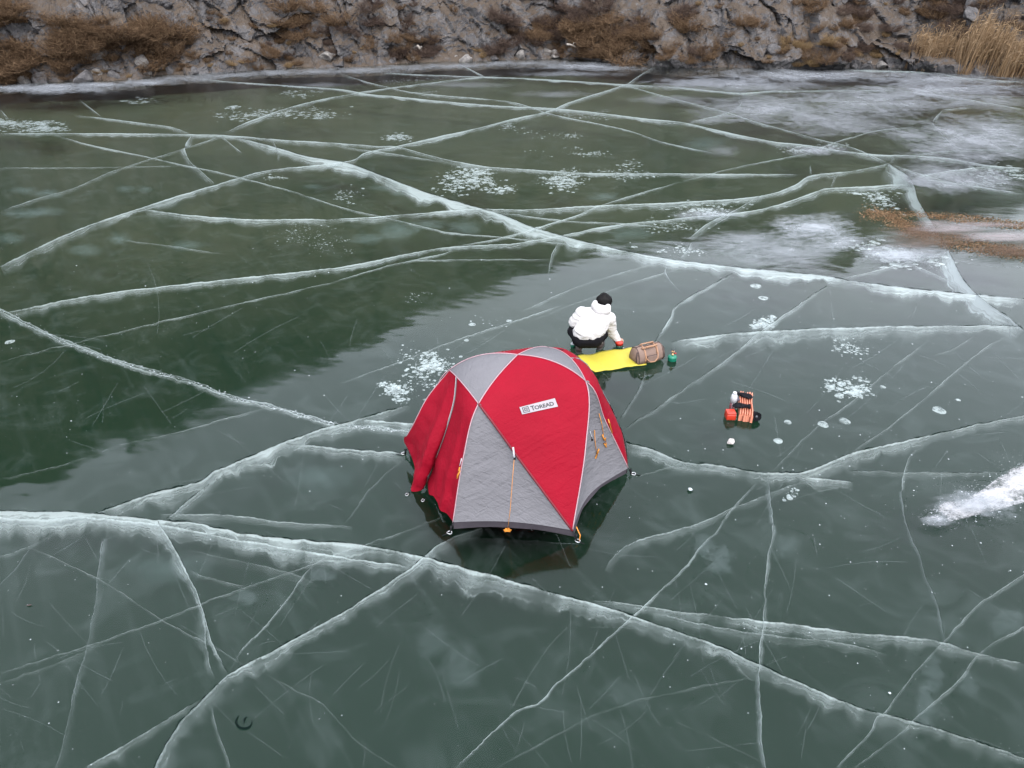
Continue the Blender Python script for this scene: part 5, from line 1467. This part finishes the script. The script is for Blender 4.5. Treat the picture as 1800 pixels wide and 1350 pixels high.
# duffel bag
M_CANVAS = simple('brown_canvas', (0.150, 0.098, 0.077), 0.8, 0.12, 14, 0.008, bscale=22)
M_LEATHER = simple('tan_leather', (0.24, 0.125, 0.068), 0.5, 0.12, 18, 0.002)
M_PIPING = simple('dark_piping', (0.035, 0.019, 0.017), 0.6, 0.15, 20, 0)
bl, br_ = at(1111, 646), at(1160, 635)
bag_c = bl.lerp(br_, .5) + Vector((.02, .12, 0))
ang = math.atan2(br_.y - bl.y, br_.x - bl.x)
BM = Matrix.Translation(bag_c) @ Matrix.Rotation(ang, 4, 'Z')
bag = empty('duffel_bag', bag_c, 'brown canvas duffel bag with tan handles on the end of the yellow mat', 'bag')
Lb, Db, Hb = .40, .24, .205
prof = [(-.5, .03), (-.52, .25), (-.47, .55), (-.34, .82), (-.15, .97), (0, 1.0), (.15, .97), (.34, .82), (.47, .55), (.52, .25), (.5, .03), (.25, .0), (-.25, .0)]
V, F = [], []
npf = len(prof); nx = 18
for i in range(nx + 1):
    t = i / nx * 2 - 1
    e = abs(t) ** 6
    for (a, b) in prof:
        sc_ = 1 - .14 * e
        V.append(BM @ Vector((t * Lb / 2 * (1 + .03 * (1 - b)), a * Db * sc_, .022 + b * Hb * (1 - .10 * e - .04 * math.cos(t * 4)))))
for i in range(nx):
    for k in range(npf):
        k2 = (k + 1) % npf
        F.append((i * npf + k, (i + 1) * npf + k, (i + 1) * npf + k2, i * npf + k2))
F.append(tuple(range(npf))); F.append(tuple(nx * npf + k for k in range(npf))[::-1])
C = np.array([v[:] for v in V]); C += .006 * np.stack([fbm(C * 14, 3, 301), fbm(C * 14, 3, 302), fbm(C * 14, 3, 303)], 1)
bb = mesh_obj('bag_body', [Vector(c) for c in C], F, M_CANVAS, bag, True)
def bp(x, y, z): return BM @ Vector((x, y, z))
def prof_at(x, a_b, lift=.004):
    t = x / (Lb / 2); e = abs(t) ** 6; a, b = a_b
    o = Vector((0, a * 2, b - .3)).normalized() * lift
    return bp(x, a * Db * (1 - .14 * e) + o.y, .022 + b * Hb * (1 - .10 * e - .04 * math.cos(t * 4)) + o.z)
for x in (-.185, .185): tube('piping', [prof_at(x, p) for p in prof[:11]], .006, M_PIPING, bag, 6)
for x in (-.09, .09): tube('webbing', [prof_at(x, p, .003) for p in prof[:11]], .013, M_LEATHER, bag, 6, .35)
tube('zip', [prof_at(x, (0, 1.0), .002) for x in np.linspace(-.19, .19, 12)], .008, M_PIPING, bag, 6, .6)
# front pocket
pk = [(-.075, -.50, .12), (.075, -.50, .12), (.075, -.485, .55), (-.075, -.485, .55)]
V = [bp(x, a * Db - .012, .022 + b * Hb) for x, a, b in pk] + [bp(x * .92, a * Db - .028, .022 + (b * .94 + .02) * Hb) for x, a, b in pk]
mesh_obj('pocket', V, [(4, 5, 6, 7), (0, 1, 5, 4), (1, 2, 6, 5), (2, 3, 7, 6), (3, 0, 4, 7)], M_CANVAS, bag)
tube('piping', [bp(x, a * Db - .016, .022 + b * Hb) for x, a, b in (pk[0], pk[3], pk[2], pk[1])], .005, M_PIPING, bag, 6)
# handles: one hangs down the front, one lies over the top
tube('handle', [bp(-.09, -.11, .15), bp(-.085, -.14, .10), bp(-.04, -.155, .055), bp(.03, -.155, .05), bp(.08, -.145, .09), bp(.09, -.12, .15), bp(.09, -.07, .22)], .011, M_LEATHER, bag, 8, .7)
tube('handle', [bp(-.12, -.03, .212), bp(-.115, -.065, .232), bp(-.06, -.078, .240), bp(.03, -.075, .242), bp(.10, -.055, .240), bp(.12, -.01, .228)], .014, M_LEATHER, bag, 8, .7)
tube('handle', [bp(-.10, .05, .215), bp(-.09, .02, .248), bp(0, .01, .256), bp(.09, .02, .248), bp(.10, .05, .215)], .012, M_LEATHER, bag, 8, .7)
rbox('handle_wrap', (.10, .045, .024), BM @ Matrix.Translation((-.03, -.072, .244)) @ Matrix.Rotation(R(-25), 4, 'X'), M_LEATHER, bag, .009)
for s in (-1, 1):
    tube('side_strap', [bp(s * .205, -.08, .20), bp(s * .218, -.085, .12), bp(s * .215, -.10, .05)], .008, M_PIPING, bag, 6, .5)

# orange accordion-folded sitting pad with things on it
M_SALMON = simple('salmon_foam', (0.50, 0.185, 0.115), 0.55, 0.06, 14, 0.002)
M_SALMOND = simple('salmon_foam_shade', (0.24, 0.06, 0.035), 0.55, 0.06, 14, 0.002)  # darker copy of the foam: shade between the folds put into its colour
pa = at(1296, 741.5); pb = at(1320, 741.5)
pw = (pb - pa).length; pl, ph = .52, .105
pad = empty('folded_pad', pa.lerp(pb, .5), 'salmon-orange ribbed folding foam pad packed on edge on the ice', 'pad')
_pd = at(1309.5, 700) - pa.lerp(pb, .5)
PM = Matrix.Translation(pa.lerp(pb, .5)) @ Matrix.Rotation(math.atan2(-_pd.x, _pd.y), 4, 'Z')
nf = 6
for k in range(nf):
    x = -pw / 2 + pw * (k + .5) / nf
    V, F = [], []
    hw = pw / nf * .46
    secs = np.linspace(0, pl, 14)
    for s_ in secs:
        zz = ph * (1 + .05 * math.sin(s_ * 18 + k)) ; xo = x + .010 * math.sin(s_ * 9 + 1) + .01 * (s_ / pl)
        for dx, z in ((-hw, .004), (-hw, zz * .74), (-hw * .3, zz), (hw * .3, zz), (hw, zz * .74), (hw, .004)):
            V.append(PM @ Vector((xo + dx, s_ + .008 * math.sin(k * 2.1), z)))
    for i in range(len(secs) - 1):
        for j in range(6):
            j2 = (j + 1) % 6
            F.append((i * 6 + j, (i + 1) * 6 + j, (i + 1) * 6 + j2, i * 6 + j2))
    F.append(tuple(range(6))); F.append(tuple((len(secs) - 1) * 6 + j for j in range(6))[::-1])
    mesh_obj('fold', V, F, M_SALMON, pad)
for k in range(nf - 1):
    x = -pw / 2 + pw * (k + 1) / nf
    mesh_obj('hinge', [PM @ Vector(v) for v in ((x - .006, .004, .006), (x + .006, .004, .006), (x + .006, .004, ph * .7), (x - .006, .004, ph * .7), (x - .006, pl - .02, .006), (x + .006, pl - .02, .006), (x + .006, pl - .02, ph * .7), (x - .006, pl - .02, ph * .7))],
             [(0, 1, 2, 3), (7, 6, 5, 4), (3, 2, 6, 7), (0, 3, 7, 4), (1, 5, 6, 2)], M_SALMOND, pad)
# red box
M_REDBOX = simple('red_box_plastic', (0.36, 0.026, 0.011), 0.4, 0.05, 10, 0)
xa, xb = at(1276.5, 740), at(1293.5, 741)
bw = (xb - xa).length; bc = xa.lerp(xb, .5)
bx_ = empty('red_box', bc + Vector((0, .06, 0)), 'small bright red box standing beside the ribbed orange pad', 'box')
rbox('box_body', (bw, .11, .078), Matrix.Translation(bc + Vector((0, .06, .044))), M_REDBOX, bx_, .012)
rbox('lid', (bw * .96, .105, .022), Matrix.Translation(bc + Vector((0, .06, .092))), M_REDBOX, bx_, .009)
# bottle behind it
bg_ = at(1286, 722.5)
bt = empty('water_bottle', bg_, 'bottle with white top and pink base standing behind the red box', 'bottle')
M_PINK = simple('pink_label', (0.23, 0.085, 0.095), 0.35, 0.25, 30, 0)
lathe('bottle_body', [(.030, .003), (.036, .010), (.036, .13), (.034, .14)], bg_, M_PINK, bt, 24)
lathe('bottle_sleeve', [(.0375, .125), (.0375, .20), (.033, .225), (.022, .24)], bg_, M_WHITE, bt, 24)
lathe('cap', [(.023, .236), (.023, .262), (.019, .266), (.004, .267)], bg_, M_WHITE, bt, 20)
for dx in (-.018, 0, .018):
    tube('stripe', [bg_ + Vector((dx, -math.sqrt(.036 ** 2 - dx * dx) - .001, .012)), bg_ + Vector((dx, -math.sqrt(.036 ** 2 - dx * dx) - .001, .124))], .003, M_WHITE, bt, 5)
# black gloves on the pad
M_GLOVE = simple('black_glove_fabric', (0.006, 0.006, 0.008), 0.8, 0.3, 40, 0.004, spec=.08)
def glove(c, a, lab, flip):
    d_ = Vector((math.cos(a), math.sin(a), 0)); s_ = Vector((-d_.y, d_.x, 0)) * flip
    g = empty('glove', c, lab, 'glove')
    cp = [(c - d_ * .075 + Vector((0, 0, .022)), .022, c + Vector((0, 0, .024)), .026), (c + s_ * .022 + Vector((0, 0, .022)), .02, c - s_ * .022 + Vector((0, 0, .022)), .02), (c - d_ * .075 + s_ * .02 + Vector((0, 0, .02)), .018, c - d_ * .075 - s_ * .02 + Vector((0, 0, .02)), .018)]
    for k, ln in enumerate((.070, .085, .080, .060)):
        o_ = s_ * (.034 - .0225 * k)
        cp += [(c + o_ + d_ * .02 + Vector((0, 0, .022)), .0125, c + o_ * 1.15 + d_ * (.02 + ln * .6) + Vector((0, 0, .026)), .0115), (c + o_ * 1.15 + d_ * (.02 + ln * .6) + Vector((0, 0, .026)), .0115, c + o_ * 1.2 + d_ * (.02 + ln) + Vector((0, 0, .014)), .0105)]
    cp += [(c + s_ * .03 - d_ * .02 + Vector((0, 0, .02)), .014, c + s_ * .06 + d_ * .02 + Vector((0, 0, .016)), .012)]
    blob('glove_body', cp, .0055, M_GLOVE, g, 2)
    tube('cuff', [c - d_ * .072 + Vector((0, 0, .022)), c - d_ * .095 + Vector((0, 0, .022))], [.036, .038], M_GLOVE, g, 14, .65)
glove(at(1306, 697, ph), R(-28), 'black glove lying across the far end of the ribbed pad', 1)
glove(at(1304, 716, ph), R(172), 'black glove lying across the near end of the ribbed pad', -1)
# dark pouch between the gloves
M_GLASSY = simple('purple_pouch', (0.03, 0.022, 0.035), 0.5, 0.3, 30, 0.002)
pc = at(1297, 705, ph)
po = blob('pouch', [(pc + Vector((-.02, -.02, .02)), .020, pc + Vector((-.025, .05, .024)), .024), (pc + Vector((.01, 0, .016)), .016, pc + Vector((.0, .04, .02)), .02)], .007, M_GLASSY, None, 3)
tag(po, 'small dark pouch on the ribbed pad between the two black gloves', 'pouch')
# black roll standing at the pad's right
rc = at(1328, 740.5) + Vector((0, .02, 0))
rl = empty('strap_roll', rc, 'black coiled strap roll standing on the ice right of the ribbed pad', 'roll')
ax = Matrix.Rotation(R(72), 3, 'X') @ Matrix.Rotation(0, 3, 'Z')
ax = Matrix.Rotation(R(18), 3, 'Z') @ Matrix.Rotation(R(70), 3, 'X')
cc = rc + Vector((0, 0, .056))
for k, r_ in enumerate((.050, .038, .026)):
    lathe('coil', [(r_ - .005, -.030 + .003 * k), (r_ + .003, -.032 + .003 * k), (r_ + .005, 0), (r_ + .003, .032 - .003 * k), (r_ - .005, .030 - .003 * k), (r_ - .005, -.030 + .003 * k)], cc, M_GLOVE, rl, 26, ax)
lathe('core', [(.004, -.022), (.016, -.024), (.017, .02), (.004, .022)], cc, M_STEEL, rl, 18, ax)
tube('strap_end', [cc + Vector((.0, -.03, -.045)), cc + Vector((-.02, -.045, -.052)), cc + Vector((-.04, -.04, -.053))], .006, M_GLOVE, rl, 6, .5)

# lumps of ice / stones on the lake
M_LUMP = simple('ice_lump', (0.34, 0.31, 0.295), 0.6, 0.1, 25, 0.01)
def lump(px, py, r, lab, seed, mat=None):
    me = boulder_mesh(seed, 12); me.materials.append(mat or M_LUMP)
    o = bpy.data.objects.new('ice_lump', me); COL.objects.link(o)
    rr = r * mpp(px, py)
    o.location = at(px, py) + Vector((0, 0, rr * .62)); o.scale = (rr * 1.05, rr, rr * .8); o.rotation_euler = (.2, .1, seed)
    tag(o, lab, 'ice lump')
lump(1284, 780, 8.5, 'round whitish lump lying on the ice in front of the red box', 501)
lump(1212, 862, 6, 'small pale grey ice lump right of the tent, in front of the wide crack', 505, M_SNOWICE)
lump(1563, 1219, 3.5, 'tiny white ice chip near the lower right crack crossing', 507, M_SNOWICE)
lump(1241, 1028, 3, 'tiny white ice chip to the right of the tent reflection', 509, M_SNOWICE)
lump(1303, 1141, 3, 'tiny white ice chip just above the long crack, lower right of the tent', 511, M_SNOWICE)
# the dark curl melted into the ice, lower left
def arc(cx, cy, rx, ry, a0, a1, w):
    V, F = [], []; n = 22
    for i in range(n + 1):
        t = i / n; a = R(a0 + (a1 - a0) * t); k = w * math.sin(math.pi * min(1, max(0, t * .9 + .05)))
        V.append(at(cx + math.cos(a) * (rx - k), cy + math.sin(a) * (ry - k), .0034)); V.append(at(cx + math.cos(a) * (rx + k), cy + math.sin(a) * (ry + k * .8), .0034))
    for i in range(n): F.append((2 * i, 2 * i + 2, 2 * i + 3, 2 * i + 1))
    return V, F
V, F = arc(429, 1268, 14, 13, -15, 235, 2.6); mesh_obj('melt_mark', V, F, M_GAP, ice)
V, F = arc(436, 1268, 7, 8, 150, 260, 2.0); mesh_obj('melt_mark', V, F, M_GAP, ice)
# single dark leaf at far left
lf = at(51, 1064, .006)
V = [lf + Vector(v) for v in ((-.022, -.002, 0), (-.008, .007, .003), (.012, .009, .002), (.024, .003, .004), (.010, -.006, .003), (-.010, -.007, .002))]
tag(mesh_obj('fallen_leaf', V + [v - Vector((0, 0, .002)) for v in V], [tuple(range(6)), tuple(range(11, 5, -1))] + [(k, (k + 1) % 6, 6 + (k + 1) % 6, 6 + k) for k in range(6)], M_PIPING), 'single dark leaf alone on the ice at the lower left', 'leaf')
